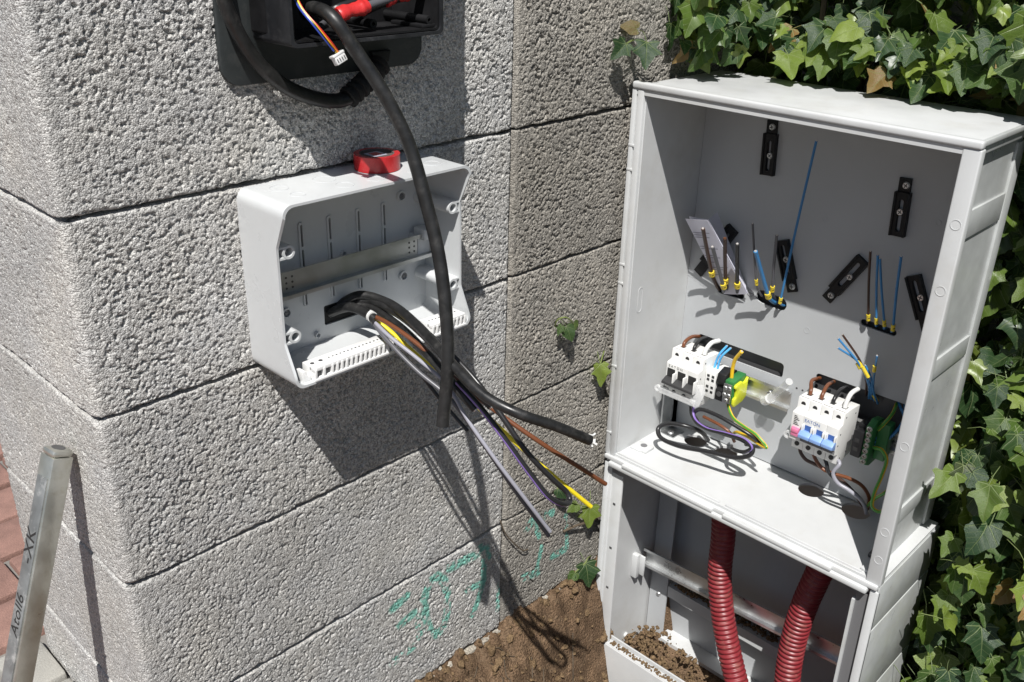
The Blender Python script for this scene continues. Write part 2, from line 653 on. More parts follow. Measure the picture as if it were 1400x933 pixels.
# ---------------------------------------------------------------- numpy noise
def hsh(i, j, seed):
    i = (i.astype(np.int64) & 0xffffff).astype(np.uint64)
    j = (j.astype(np.int64) & 0xffffff).astype(np.uint64)
    h = i * np.uint64(374761393) + j * np.uint64(668265263) + np.uint64(seed * 1442695 + 12345)
    h = (h ^ (h >> np.uint64(13))) * np.uint64(1274126177)
    h = h & np.uint64(0xffffffff)
    h = (h ^ (h >> np.uint64(16))) * np.uint64(2246822519)
    h = h & np.uint64(0xffffffff)
    return ((h ^ (h >> np.uint64(15))) & np.uint64(0xffff)).astype(np.float64) / 65535.0


def vnoise(u, v, seed):
    i, j = np.floor(u), np.floor(v)
    a, b = u - i, v - j
    a, b = a * a * (3 - 2 * a), b * b * (3 - 2 * b)
    return (hsh(i, j, seed) * (1 - a) * (1 - b) + hsh(i + 1, j, seed) * a * (1 - b)
            + hsh(i, j + 1, seed) * (1 - a) * b + hsh(i + 1, j + 1, seed) * a * b)


def fbm(u, v, seed, o=4):
    s, a, t = 0, 0.5, 0
    for k in range(o):
        s = s + a * vnoise(u * 2 ** k, v * 2 ** k, seed + k)
        t += a
        a *= 0.5
    return s / t


def worley(u, v, seed):
    i, j = np.floor(u), np.floor(v)
    best = np.full(u.shape, 9.0)
    ident = np.zeros(u.shape)
    for di in (-1, 0, 1):
        for dj in (-1, 0, 1):
            ci, cj = i + di, j + dj
            d = np.hypot(ci + hsh(ci, cj, seed) - u, cj + hsh(ci, cj, seed + 91) - v)
            c = d < best
            best = np.where(c, d, best)
            ident = np.where(c, hsh(ci, cj, seed + 55), ident)
    return best, ident


# ================================================================ the masonry
W = 0.5665
RES = 0.0012


def grid_mesh(name, P, matname, attr=None):
    """P: rows x cols x 3 array"""
    nr, nc = P.shape[:2]
    me = bpy.data.meshes.new(name)
    me.vertices.add(nr * nc)
    me.vertices.foreach_set('co', P.reshape(-1))
    idx = np.arange(nr * nc).reshape(nr, nc)
    q = np.stack([idx[:-1, :-1], idx[:-1, 1:], idx[1:, 1:], idx[1:, :-1]], -1).reshape(-1, 4)
    me.loops.add(q.size)
    me.loops.foreach_set('vertex_index', q.reshape(-1).astype(np.int32))
    me.polygons.add(len(q))
    me.polygons.foreach_set('loop_start', (np.arange(len(q)) * 4).astype(np.int32))
    me.polygons.foreach_set('use_smooth', np.ones(len(q), dtype=bool))
    if attr is not None:
        a = me.attributes.new('paint', 'FLOAT', 'POINT')
        a.data.foreach_set('value', attr.reshape(-1).astype(np.float32))
    me.materials.append(MATS[matname])
    me.update()
    me.validate()
    return me


PAINT = [([(0.4082, -0.6413), (0.4179, -0.6255), (0.4301, -0.6234), (0.4446, -0.6406), (0.4515, -0.6665), (0.4501, -0.6991), (0.4447, -0.7223), (0.4299, -0.7321), (0.4164, -0.7198), (0.4083, -0.6924), (0.4059, -0.6616), (0.4082, -0.6413)], 0.0062),
         ([(0.3481, -0.6342), (0.3734, -0.6282)], 0.006),
         ([(0.3612, -0.6706), (0.3852, -0.6655)], 0.006),
         ([(0.3924, -0.6753), (0.3953, -0.7140)], 0.005),
         ([(0.3463, -0.7306), (0.3818, -0.7259)], 0.006),
         ([(0.4564, -0.6237), (0.5296, -0.6294)], 0.0065),
         ([(0.5169, -0.6183), (0.5362, -0.6470)], 0.005),
         ([(0.5254, -0.6301), (0.5263, -0.6869), (0.5140, -0.7181), (0.5036, -0.7391)], 0.005),
         ([(0.4927, -0.6847), (0.5221, -0.6883)], 0.005),
         ([(0.5617, -0.7147), (0.5593, -0.7609)], 0.005),
         ([(0.6219, -0.6351), (0.6376, -0.6278), (0.6782, -0.6363)], 0.007),
         ([(0.6168, -0.7301), (0.6505, -0.7408)], 0.006),
         ([(0.6575, -0.6924), (0.6455, -0.7381)], 0.004),
         ([(0.7138, -0.6577), (0.7229, -0.7269)], 0.004),
         ([(0.6862, -0.7258), (0.7190, -0.7289)], 0.006),
         ([(0.6354, -0.6305), (0.6515, -0.6696)], 0.004)]


def paint_mask(X, Z, seed):
    d = np.full(X.shape, 9.0)
    for line, wd in PAINT:
        for (x0, z0), (x1, z1) in zip(line[:-1], line[1:]):
            vx, vz = x1 - x0, z1 - z0
            t = np.clip(((X - x0) * vx + (Z - z0) * vz) / (vx * vx + vz * vz), 0, 1)
            d = np.minimum(d, np.hypot(X - x0 - t * vx, Z - z0 - t * vz) / wd)
    n = fbm(X * 160, Z * 160, seed, 3)
    n2 = fbm(X * 25, Z * 25, seed + 9, 3)
    return np.clip((1.5 - d) * 1.8, 0, 1) * np.clip((n - 0.37) * 5 + (n2 - 0.40) * 2.2, 0, 0.9)


def block_mesh(path, z0, z1, seed, amp, cell, matname, paint=False, edge=0.0034, grit=1.0, res=RES):
    # resample the outline
    path = [Vector((p[0], p[1])) for p in path]
    S, out = [], []
    for a, b in zip(path[:-1], path[1:]):
        fine = abs(b.y - a.y) < 0.02 and a.x < 0.9
        n = max(1, int((b - a).length / (res if fine else res * 1.8)))
        for k in range(n):
            out.append(a.lerp(b, k / n))
    out.append(path[-1])
    xy = np.array([(p.x, p.y) for p in out])
    tg = np.gradient(xy, axis=0)
    tg /= np.linalg.norm(tg, axis=1)[:, None]
    nrm = np.stack([tg[:, 1], -tg[:, 0]], 1)
    s = np.concatenate([[0], np.cumsum(np.linalg.norm(np.diff(xy, axis=0), axis=1))])
    nz = int((z1 - z0) / res)
    zz = np.linspace(z0, z1, nz)
    S, Z = np.meshgrid(s, zz)
    # wobble so the grains are not on a lattice
    u = S / cell + 0.6 * fbm(S * 90, Z * 90, seed + 3, 2)
    v = Z / cell + 0.6 * fbm(S * 90 + 7, Z * 90, seed + 4, 2)
    f1, idn = worley(u, v, seed)
    g = np.minimum(1.0, 1.75 * np.sqrt(np.clip(1 - (f1 / 0.80) ** 2, 0, 1))) * (0.62 + 0.38 * idn)
    f2, id2 = worley(u * 0.45 + 3, v * 0.45 + 5, seed + 17)
    g2 = np.sqrt(np.clip(1 - (f2 / 0.8) ** 2, 0, 1)) * (0.3 + 0.7 * id2)
    pits = np.clip(fbm(S * 330, Z * 330, seed + 21, 3) - 0.57, 0, 1) * 5.0
    low = fbm(S * 22, Z * 22, seed + 5, 4) - 0.5
    A = np.array([amp(x, y) for x, y in xy])[None, :]
    patch = 0.55 + 0.9 * np.clip(fbm(S * 12, Z * 12, seed + 33, 3) - 0.15, 0, 1)
    h = A * patch * grit * (0.0015 * g + 0.0004 * g2 - 0.0034 * pits) + 0.0016 * A * low + 0.00025 * (fbm(S * 500, Z * 500, seed + 8, 2) - 0.5)
    # chipped, rounded arrises at the joints
    e = edge * (0.4 + 3.4 * fbm(S * 45, Z * 0 + seed, seed + 40, 5) ** 2.2)
    d = np.minimum(Z - z0, z1 - Z)
    k = np.clip((e - d) / e, 0, 1)
    h = h - e * 0.55 * (1 - np.sqrt(np.clip(1 - k * k, 0, 1)))
    Zo = Z + 0
    # ragged joint line
    up = np.clip(1 - (z1 - Z) / 0.012, 0, 1)
    dn = np.clip(1 - (Z - z0) / 0.012, 0, 1)
    Zo -= up * 0.0042 * fbm(S * 70, Z * 0 + 1.5, seed + 50, 4) ** 1.5
    Zo += dn * 0.0042 * fbm(S * 70, Z * 0 + 4.5, seed + 60, 4) ** 1.5
    X = xy[None, :, 0] + nrm[None, :, 0] * h
    Y = xy[None, :, 1] + nrm[None, :, 1] * h
    P = np.stack([X, Y, Zo], -1)
    inset = np.stack([-nrm[:, 0] * 0.03, -nrm[:, 1] * 0.03, np.zeros(len(s))], -1)
    P = np.concatenate([(P[0] + inset)[None], P, (P[-1] + inset)[None]], 0)
    at = None
    if paint:
        pm = paint_mask(X, Z, seed) * (nrm[None, :, 1] < -0.8)
        pm = pm * np.clip(0.45 + 1.1 * g, 0, 1)
        at = np.concatenate([pm[:1], pm, pm[-1:]], 0)
    return grid_mesh('block', P, matname, at)


def arc(cx, cy, r, a0, a1, n=6):
    return [(cx + r * math.cos(math.radians(a0 + (a1 - a0) * i / n)), cy + r * math.sin(math.radians(a0 + (a1 - a0) * i / n))) for i in range(n + 1)]


pier_path = [(0.05, 0.33), (0.004, 0.33)] + [(0.0, 0.326), (0.0, 0.009)] + arc(0.009, 0.009, 0.009, 180, 270)[1:] + [(W - 0.005, 0.0), (W - 0.0014, 0.004), (W - 0.0014, 0.04)]
X1 = 1.16
wall_path = [(W + 0.0014, 0.04), (W + 0.0014, 0.006), (W + 0.007, 0.0), (0.89, 0.0), (0.9, 0.0), (X1, 0.0), (X1, 0.04)]


def smst(a, b, x):
    t = min(1, max(0, (x - a) / (b - a)))
    return t * t * (3 - 2 * t)


def amp_pier(x, y):
    if y > 0.008:
        return 0.55
    return 0.35 + 0.70 * smst(0.006, 0.040, x) - 0.2 * smst(W - 0.012, W, x)


def amp_wall(x, y):
    return 0.35 + 0.95 * smst(W + 0.006, W + 0.026, x)


pier = thing('concrete_pier', (0.28, 0.16, -0.80), 'grey concrete block pier carrying the white box and the black housing', 'pier')
wall = thing('concrete_wall', (0.86, 0.16, -0.80), 'rough brownish concrete block wall between the pier and the ivy', 'wall')
for i in range(6):
    zt = 0.4 - 0.2 * i
    pm = block_mesh(pier_path, zt - 0.2 + 0.0007, zt - 0.0007, 11 + 7 * i, amp_pier, 0.0029, 'concrete_pier', paint=i in (4, 5), grit=(1.0, 1.0, 0.92, 0.85, 0.72, 0.95)[i], res=RES if i else 0.004)
    place('block', pm, pier)
    wm = block_mesh(wall_path, zt - 0.2 + 0.0007, zt - 0.0007, 311 + 7 * i, amp_wall, 0.0034, 'concrete_wall', paint=i in (4, 5), res=RES if i else 0.004)
    place('block', wm, wall)
G().box((0.02, 0.016, -1.2), (W - 0.012, 0.325, 0.4)).build('mortar_core', 'mortar', pier)
G().box((W + 0.012, 0.016, -1.2), (X1 - 0.01, 0.2, 0.4)).build('mortar_core', 'mortar', wall)
# the cast footing below the lowest joint
foot = block_mesh([(-0.001, 0.33), (-0.001, 0.004), (0.004, -0.006), (X1, -0.006)], -1.30, -0.8015, 901, lambda x, y: 0.5, 0.006, 'concrete_footing', res=0.003)
ft = place('concrete_footing', foot, None)
tag(ft, 'pale cast concrete footing under the lowest block course', 'footing')

# ================================================================ the ground
gx = np.concatenate([np.array([-60, -25, -10, -4, -2, -1.0, -0.6]), np.arange(-0.4, 1.25, 0.005), np.array([1.5, 2, 4, 10, 25, 60])])
gy = np.concatenate([np.array([-60, -25, -10, -4, -2.2]), np.concatenate([np.arange(-1.5, -0.4, 0.012), np.arange(-0.4, 0.05, 0.004)]), np.array([0.2, 0.4, 1, 2, 4, 10, 25, 60])])
GX, GY = np.meshgrid(gx, gy)


def ss(a, b, x):
    t = np.clip((x - a) / (b - a), 0, 1)
    return t * t * (3 - 2 * t)


base = -0.809 - 0.085 * ss(-0.005, -0.10, GY) - 0.20 * ss(0.52, 0.80, GX) * ss(0.0, -0.10, GY)
base = base + 0.012 * ss(0.66, 0.78, GX) * ss(-0.05, 0.0, GY)
near = ss(0.0, 0.25, GX) * ss(1.22, 1.15, GX) * ss(-1.45, -1.2, GY)
base = base * near + (-0.78) * (1 - near)
base = np.where((GX < -0.01) | (GY > 0.02), np.minimum(base, -0.78), base)
incab = (GX > 0.80) & (GX < 0.975) & (GY < -0.022) & (GY > -0.487)
base = np.where(incab, -1.10, base)
lump = 0.034 * (fbm(GX * 18, GY * 18, 5, 4) - 0.5) + 0.018 * (fbm(GX * 70, GY * 70, 15, 3) - 0.5)
f1, idn = worley(GX * 75, GY * 75, 77)
f2, id2 = worley(GX * 38 + 3, GY * 38, 99)
lump += 0.016 * np.sqrt(np.clip(1 - (f2 / 0.6) ** 2, 0, 1)) * np.clip(id2 - 0.45, 0, 1) * 1.6
lump += 0.012 * np.sqrt(np.clip(1 - (f1 / 0.7) ** 2, 0, 1)) * idn ** 2
gm = grid_mesh('ground', np.stack([GX, GY, base + lump * near], -1), 'soil')
tag(place('ground', gm, None), 'bare brown soil at the foot of the wall', 'soil', kind='structure')

# crumbs of soil lying on the soil
cl = G()
cl2 = G()


def pebble(g, c, r, mi=0):
    bm = bmesh.new()
    bmesh.ops.create_icosphere(bm, subdivisions=1, radius=1)
    for v in bm.verts:
        v.co *= random.uniform(0.7, 1.2)
    g.bm(bm, mi, Matrix.Translation(c) @ Matrix.Rotation(random.uniform(0, 6), 4, Vector((random.random(), random.random(), random.random() + 0.1))) @ Matrix.Diagonal((r, r * random.uniform(0.7, 1), r * random.uniform(0.5, 0.9), 1)))


def ground_z(x, y):
    i = int(np.clip(np.searchsorted(gx, x), 0, len(gx) - 1))
    j = int(np.clip(np.searchsorted(gy, y), 0, len(gy) - 1))
    return float((base + lump * near)[j, i])


for k in range(1500):
    x, y = random.uniform(0.38, 0.78), -random.random() ** 1.3 * 0.35 - 0.004
    r = 0.0010 + 0.009 * random.random() ** 5
    pebble(cl, (x, y, ground_z(x, y) + r * 0.2), r)
tag(cl.build('soil_crumbs', 'soil_clump'), 'crumbs and small clods of soil below the wall', 'soil', kind='stuff')

# rootlets and dry bits in the dug soil
for k in range(26):
    x, y = random.uniform(0.42, 0.76), -0.01 - 0.16 * random.random()
    a = random.uniform(0, 6.28)
    L_ = random.uniform(0.012, 0.045)
    pts = []
    for q in range(4):
        xx, yy = x + math.cos(a) * L_ * q / 3 + random.uniform(-.003, .003), min(-0.004, y + math.sin(a) * L_ * q / 3)
        pts.append((xx, yy, ground_z(xx, yy) + 0.002 + 0.004 * math.sin(q)))
    cl2.tube(pts, 0.0006 + 0.0006 * random.random(), n=5, res=3)
tag(cl2.build('rootlets', 'bark'), 'dry rootlets and stalks scattered on the dug soil', 'roots', kind='stuff')

# the paved street all round
street = G().plate([(-60, -60), (60, -60), (60, 60), (-60, 60)], [[(-1.59, -1.39), (1.6, -1.39), (1.6, 2.39), (-1.59, 2.39)]], Matrix.Translation((0, 0, -0.712)), 0.008).build('street', 'street')
tag(street, 'pale paved street surface around the pier', 'street', kind='structure')

# brick paving left of and behind the pier
pave = thing('pavement', (-0.4, 0.5, -0.69), 'red brick paving beside the pier', 'paving', kind='structure')
bed = G().box((-1.6, -1.4, -0.76), (-0.002, 0.332, -0.702)).box((-1.6, 0.3325, -0.76), (1.6, 2.4, -0.702)).build('sand_bed', 'mortar', pave)
bms = []
for k in range(4):
    g = G().box((-0.098, -0.048, -0.03), (0.098, 0.048, 0.0), b=0.006, seg=2)
    bms.append(g.mesh('brick', 'brick'))
for r_ in range(-11, 18):
    for c_ in range(-6, 5):
        x = c_ * 0.203 + (0.1 if r_ % 2 else 0.0) + 0.03
        y = r_ * 0.103
        if x + 0.1 > -0.07 and y < 0.39 or x > 0.75 or y < -1.0 and x < -0.7:
            continue
        place('brick', random.choice(bms), pave, Matrix.Translation((x, y, -0.690 + random.uniform(-0.0025, 0.0025))) @ Matrix.Rotation(random.uniform(-0.012, 0.012), 4, 'Z') @ Matrix.Rotation(random.uniform(-0.012, 0.012), 4, 'X'))
es = G().box((-0.066, -0.03, -0.03), (-0.004, 0.03, 0.0), b=0.005).mesh('edging_stone', 'kerb_grey')
for k in range(-14, 4):
    place('edging_stone', es, pave, Matrix.Translation((0, k * 0.1, -0.688)) @ Matrix.Scale(1.55, 4, (0, 1, 0)))

# ================================================================ spirit level leaning on the pier
ltop = Vector((-0.0150, 0.0721, -0.2530))
lbot = Vector((-0.1150, 0.0571, -0.5174))
ax = (lbot - ltop).normalized()
lbot = ltop + ax * ((-0.688 - ltop.z) / ax.z)
ln_ = (lbot - ltop).length
fn = Vector((0.14, -0.99, 0.0))
fn = (fn - ax * fn.dot(ax)).normalized()              # side towards the camera
sn = ax.cross(fn)
if sn.x > 0:
    sn = -sn
LM = basis(ltop, fn, sn, fn.cross(sn))
dz = 1.0 if fn.cross(sn).dot(ax) > 0 else -1.0
lev = thing('spirit_level', lbot, 'worn aluminium bar leaning against the left side of the pier', 'level')
hw = 0.0118
prof = [(-hw, -hw + .003), (-hw + .003, -hw), (hw - .003, -hw), (hw, -hw + .003), (hw, hw - .003), (hw - .003, hw), (-hw + .003, hw), (-hw, hw - .003)]
g = G()
g.prism([(hw, -hw + .001), (hw, hw - .001), (-hw, hw - .001), (-hw, -hw + .001)], LM @ Matrix.Translation((0, 0, dz * 0.008 if dz > 0 else -ln_)), ln_ - 0.008, b=0.0008)
g.build('profile', 'aluminium', lev)
# raised flat with the print, on the narrow side
g = G().box((-hw + .003, hw - .0012, dz * 0.03), (hw - .003, hw + .0006, dz * (ln_ - 0.01)), b=0.0005, M=LM)
g.build('side_strip', 'aluminium_dull', lev)
cap = G().box((-hw + .0006, -hw + .0006, dz * 0.0078), (hw - .0006, hw - .0006, 0), b=0.0035, M=LM).build('end_cap', 'aluminium', lev)
rec = [LM @ Vector((0.0075 * math.cos(t), 0.0065 * math.sin(t), -dz * 0.0003)) for t in [2 * math.pi * k / 20 for k in range(20)]]
G().add(rec + [p + ax * 0.0006 for p in rec], [tuple(range(20)), tuple(range(39, 19, -1))] + [(i, (i + 1) % 20, 20 + (i + 1) % 20, 20 + i) for i in range(20)]).build('cap_insert', 'dark_grey', cap)
TS = -1.0 if fn.dot(sn.cross(-ax)) > 0 else 1.0
lettering('Atoll6', basis(LM @ Vector((TS * 0.0055, hw + 0.0008, dz * 0.205)), -ax, sn.cross(-ax), sn), 0.0185, 'print_black', lev, shear=0.25)
lettering('-XK', basis(LM @ Vector((TS * 0.0065, hw + 0.0008, dz * 0.125)), -ax, sn.cross(-ax), sn), 0.0225, 'print_black', lev, shear=0.2)

# ================================================================ black meter housing on the pier
hou = thing('meter_housing', (0.29, 0, 0.30), 'open black plastic housing with back plate at the top of the pier', 'housing')
G().prism(rrect(0.167, 0.097, 0.413, 0.52, 0.020, 6), basis((0, 0.001, 0), (1, 0, 0), (0, 0, 1), (0, -1, 0)), 0.007, b=0.001).build('back_plate', 'dark_plate', hou)


def shell(outer_b, outer_f, yb, yf, th, floor_y, flip=False):
    """open tray: outer back loop, outer front loop (x, z) plus front depths"""
    n = len(outer_b)
    cx = sum(p[0] for p in outer_b) / n
    cz = sum(p[1] for p in outer_b) / n

    def inn(p):
        hx = max(abs(q[0] - cx) for q in outer_f)
        hz = max(abs(q[1] - cz) for q in outer_f)
        return (cx + (p[0] - cx) * (1 - th / hx), cz + (p[1] - cz) * (1 - th / hz))
    vs = [(p[0], yb, p[1]) for p in outer_b]
    vs += [(p[0], y, p[1]) for p, y in zip(outer_f, yf)]
    fi = [inn(p) for p in outer_f]
    bi = [inn(p) for p in outer_b]
    vs += [(p[0], y, p[1]) for p, y in zip(fi, yf)]
    vs += [(p[0], floor_y, p[1]) for p in bi]
    fs = []
    for k in range(3):
        for i in range(n):
            j = (i + 1) % n
            fs.append((k * n + i, k * n + j, (k + 1) * n + j, (k + 1) * n + i))
    return G().add(vs, fs)


ob = rrect(0.203, 0.137, 0.378, 0.46, 0.006, 4)
of = rrect(0.1925, 0.1395, 0.3735, 0.47, 0.006, 4)
body = shell(ob, of, -0.0055, [-0.085] * len(of), 0.0035, -0.009)
body.build('housing_body', 'black_housing', hou)
G().box((0.205, -0.0105, 0.14), (0.376, -0.0075, 0.458)).build('housing_floor', 'black_plastic', hou)
# moulded step inside the rim
rim = rrect(0.1965, 0.1435, 0.3695, 0.466, 0.004, 4)
rin = rrect(0.1985, 0.1455, 0.3675, 0.464, 0.003, 4)
n_ = len(rim)
g = G().add([(p[0], -0.0825, p[1]) for p in rim] + [(p[0], -0.0825, p[1]) for p in rin] + [(p[0] * 1.0, -0.012, p[1]) for p in rin],
            [(i, (i + 1) % n_, n_ + (i + 1) % n_, n_ + i) for i in range(n_)] + [(n_ + i, n_ + (i + 1) % n_, 2 * n_ + (i + 1) % n_, 2 * n_ + i) for i in range(n_)])
g.build('inner_liner', 'black_plastic', hou)
for (x, z, y0, y1) in ((0.300, 0.152, -0.010, -0.066), (0.360, 0.153, -0.010, -0.079)):
    so = G().ring((x, y0, z), (x, y1, z), 0.0042, 0.0018, 18)
    so.cyl((x, y0, z), (x, y1 + 0.006, z), 0.0018)
    so.build('standoff', 'black_plastic', hou)
G().box((0.350, -0.080, 0.1455), (0.368, -0.03, 0.1492), b=0.001).build('support_rib', 'black_plastic', hou)
G().prism([(0.340, 0.116), (0.365, 0.116), (0.362, 0.104), (0.343, 0.104)], basis((0, -0.005, 0), (1, 0, 0), (0, 0, 1), (0, -1, 0)), 0.006, b=0.0008).build('latch', 'black_plastic', hou)


def cable(name, label, cat, pts, r, m, group=None, res=8, n=12, ends=None, stripe=None, sheath=None):
    """one insulated cable or wire with its bare ends as parts"""
    o = None
    g = G()
    mats = [m] if isinstance(m, str) else m
    g.tube(pts, r, n=n, res=res, stripe=stripe)
    if not ends:
        o = g.build(name, mats)
    else:
        o = thing(name, pts[0], label, cat, group)
        g.build('insulation', mats, o)
        P = spline(pts, res)
        for e in ends:
            a, b = (P[-1], P[-2]) if e == 1 else (P[0], P[1])
            d = (a - b).normalized()
            G().cyl(a - d * 0.001, a + d * 0.0012, r * 0.55, n=10).build('conductor', 'copper' if 'brown' in mats[0] else 'tinned', o)
    return tag(o, label, cat, group)


# the thick cable hanging out of the housing
cable('supply_cable', 'thick black cable arching from the black housing down past the white box', 'cable',
      [(0.2373, -0.0450, 0.1636), (0.2300, -0.0700, 0.1701), (0.2294, -0.0980, 0.1645), (0.2438, -0.1140, 0.1336), (0.2573, -0.1300, 0.1019), (0.2714, -0.1480, 0.0558), (0.2764, -0.1660, 0.0023),
       (0.2782, -0.1820, -0.0490), (0.2746, -0.1960, -0.1050), (0.2681, -0.2050, -0.1553), (0.2580, -0.2080, -0.2184)], 0.0066, ['black_rubber'], n=18, ends=(1,))
# loop of cable that re-enters the housing through a bend protector
lp = thing('looped_cable', (0.1662, -0.0200, 0.1950), 'black cable looping from the back plate into a ribbed gland under the housing', 'cable')
G().tube([(0.1630, -0.0180, 0.2189), (0.1660, -0.0190, 0.1888), (0.1750, -0.0200, 0.1574), (0.1929, -0.0200, 0.1250), (0.2222, -0.0190, 0.0969), (0.2580, -0.0180, 0.0793), (0.2881, -0.0180, 0.0728), (0.3088, -0.0180, 0.0763)],
         0.0080, n=16, squash=0.85).build('sheath', 'black_rubber', lp)
gl = [Vector((0.3011, -0.0180, 0.0742)), Vector((0.3246, -0.0180, 0.0880)), Vector((0.3483, -0.0160, 0.1049))]
G().tube(gl, 0.009, n=20, res=30, rfun=lambda s, i: 0.0092 + (0.0026 if int(s / 0.0042) % 2 == 0 else 0.0)).build('ribbed_gland', 'foam_black', lp)

# thin sensor lead with a white plug
ld = thing('sensor_lead', (0.2314, -0.1000, 0.1324), 'five thin coloured wires ending in a small white plug', 'wire')
offs = [(-4, 3, 'wire_navy'), (-2, 1, 'wire_black'), (0, 0, 'wire_yellow'), (2, -1, 'wire_orange'), (4, -3, 'wire_red')]
base_px = [(0.2120, -0.0600, 0.1912), (0.2091, -0.0800, 0.1721), (0.2137, -0.0940, 0.1583), (0.2211, -0.1000, 0.1459), (0.2292, -0.1010, 0.1352)]
for k, (dx, dz_, m) in enumerate(offs):
    pts = []
    for q, p in enumerate(base_px):
        sp = (0.7, 0.55, 0.75, 0.9, 0.85)[q]
        pts.append((p[0] + dx * 0.0010 * sp, p[1] + 0.0008 * math.sin(k * 2.1 + q), p[2] + dz_ * 0.0007 * sp))
    G().tube(pts, 0.00085, n=8).build('wire', m, ld)
pc = Vector((0.2306, -0.1010, 0.1319))
pd = Vector((0.35, -0.25, -0.9)).normalized()
pu = Vector((0.95, 0.05, 0.30))
pu = (pu - pd * pu.dot(pd)).normalized()
PM = basis(pc, pu, pd, pu.cross(pd))
plug = G().box((-0.0062, -0.003, -0.003), (0.0062, 0.0065, 0.003), b=0.0006, M=PM).box((-0.0070, -0.0030, -0.0034), (0.0070, -0.0008, 0.0034), b=0.0003, M=PM).build('plug', 'white_plastic', ld)
g = G()
for k in range(4):
    x = -0.0042 + k * 0.0028
    g.box((x - 0.0005, 0.0015, 0.0028), (x + 0.0005, 0.0050, 0.0031), M=PM)
    g.box((x - 0.0005, 0.0015, -0.0031), (x + 0.0005, 0.0050, -0.0028), M=PM)
g.build('contact_slots', 'dark_grey', plug)

# taped joints inside the housing
for k, (pa, pb, t0, lab) in enumerate((
        ([(0.2496, -0.0520, 0.1518), (0.2527, -0.0680, 0.1603), (0.2693, -0.0720, 0.1655), (0.3257, -0.0680, 0.1755), (0.4104, -0.0600, 0.1894)], 0.010, 0.20, 'red tape wrapped round a pair of wires beside the thick cable'),
        ([(0.2892, -0.0450, 0.1552), (0.3092, -0.0600, 0.1676), (0.3255, -0.0660, 0.1726), (0.3590, -0.0620, 0.1776), (0.3947, -0.0550, 0.1861)], 0.0105, 0.35, 'red tape wrapped round a wire at the right of the housing'))):
    tj = thing('taped_wire', pa[2], lab, 'wire')
    G().tube(pa, 0.0040, n=12).build('wire', ['wire_slate', 'black_rubber'][k], tj)
    if k == 0:
        G().tube([Vector(p) + Vector((0.002, 0.004, 0.0075)) for p in pa], 0.0030, n=10).build('wire', 'wire_black', tj)
        G().cyl(Vector(pa[1]), Vector(pa[1]) + Vector((-0.008, -0.003, -0.005)), 0.0028).build('bare_end', 'tinned', tj)
    P = spline(pa, 8)
    c0, c1 = (Vector((0.2550, -0.0705, 0.1610)), Vector((0.2875, -0.0730, 0.1678))) if k == 0 else (Vector((0.3143, -0.0640, 0.1703)), Vector((0.3496, -0.0640, 0.1768)))
    d = (c1 - c0).normalized()
    G().tube([c0 + Vector((0, -0.001, 0.002)), c0.lerp(c1, .3) + Vector((0, -0.001, 0.003)), c0.lerp(c1, .7) + Vector((0, -0.001, 0.002)), c1 + Vector((0, 0, 0.002))], pb,
             n=14, res=7, rfun=lambda s, i: 0.0070 + 0.0007 * math.sin(i * 0.5) + 0.0003 * math.sin(i * 1.3), squash=0.85).build('tape', 'tape_red_wrap', tj, angle=60)

# ================================================================ white enclosure on the pier
BX0, BX1, BZ0, BZ1, BD, BS = 0.1715, 0.4165, -0.1965, -0.0020, 0.082, 0.066
enc = thing('enclosure', ((BX0 + BX1) / 2, 0, BZ0), 'open light grey plastic enclosure box screwed to the pier', 'enclosure')


def side_depth(z):
    if -0.150 <= z <= -0.047:
        return BS
    if z > -0.047:
        return BS + (BD - BS) * min(1, (z + 0.047) / 0.034)
    return BS + (BD - BS) * min(1, (-0.150 - z) / 0.034)


r_ = 0.011
loop = []
zs = [-0.180, -0.165, -0.151, -0.149, -0.12, -0.08, -0.048, -0.046, -0.030, -0.016]
rr = rrect(BX0, BZ0, BX1, BZ1, r_, 6)
loop += rr[:7] + [(BX1, z) for z in zs] + rr[7:21] + [(BX0, z) for z in reversed(zs)] + rr[21:]
dep = []
for (x, z) in loop:
    dep.append(-side_depth(z) if abs(x - BX0) < 0.004 or abs(x - BX1) < 0.004 else -BD)
shell(loop, loop, -0.0005, dep, 0.0026, -0.004).build('wall', 'box_plastic', enc, angle=25)
hx0, hx1, hz0, hz1 = 0.2640, 0.3300, -0.1765, -0.1530
bp = G().plate(rrect(BX0 + .001, BZ0 + .001, BX1 - .001, BZ1 - .001, r_ - .001), [rrect(hx0, hz0, hx1, hz1, 0.002, 3)],
               basis((0, -0.001, 0), (1, 0, 0), (0, 0, 1), (0, -1, 0)), 0.0035).build('back_panel', 'box_plastic', enc)
G().box((hx0 - .004, -0.0022, hz0 - .004), (hx1 + .004, -0.0006, hz1 + .004)).build('opening_dark_sheet', 'foam_black', enc)  # black foam sheet, added so the cable opening looks dark inside
# raised line round the outside, near the back
ribl = G()
long_ = G().plate(rrect(-0.0035, -0.046, 0.0035, 0.006, 0.003, 4), [rrect(-0.0013, -0.044, 0.0013, -0.024, 0.0012, 3), rrect(-0.0013, -0.021, 0.0013, 0.0035, 0.0012, 3)],
                  Matrix.Identity(4), 0.0026)
long_.box((-0.0020, -0.045, 0.0001), (0.0020, 0.005, 0.0004), mi=1)
lm_ = long_.mesh('slotted_rib', ['box_plastic', 'dark_grey'])
short_ = G().plate(rrect(-0.003, -0.012, 0.003, 0.008, 0.0028, 4), [rrect(-0.0011, -0.010, 0.0011, 0.006, 0.001, 3)], Matrix.Identity(4), 0.0026)
short_.box((-0.0018, -0.011, 0.0001), (0.0018, 0.007, 0.0004), mi=1)
sm_ = short_.mesh('slotted_rib', ['box_plastic', 'dark_grey'])
RB = basis((0, -0.0044, 0), (1, 0, 0), (0, 0, 1), (0, -1, 0))
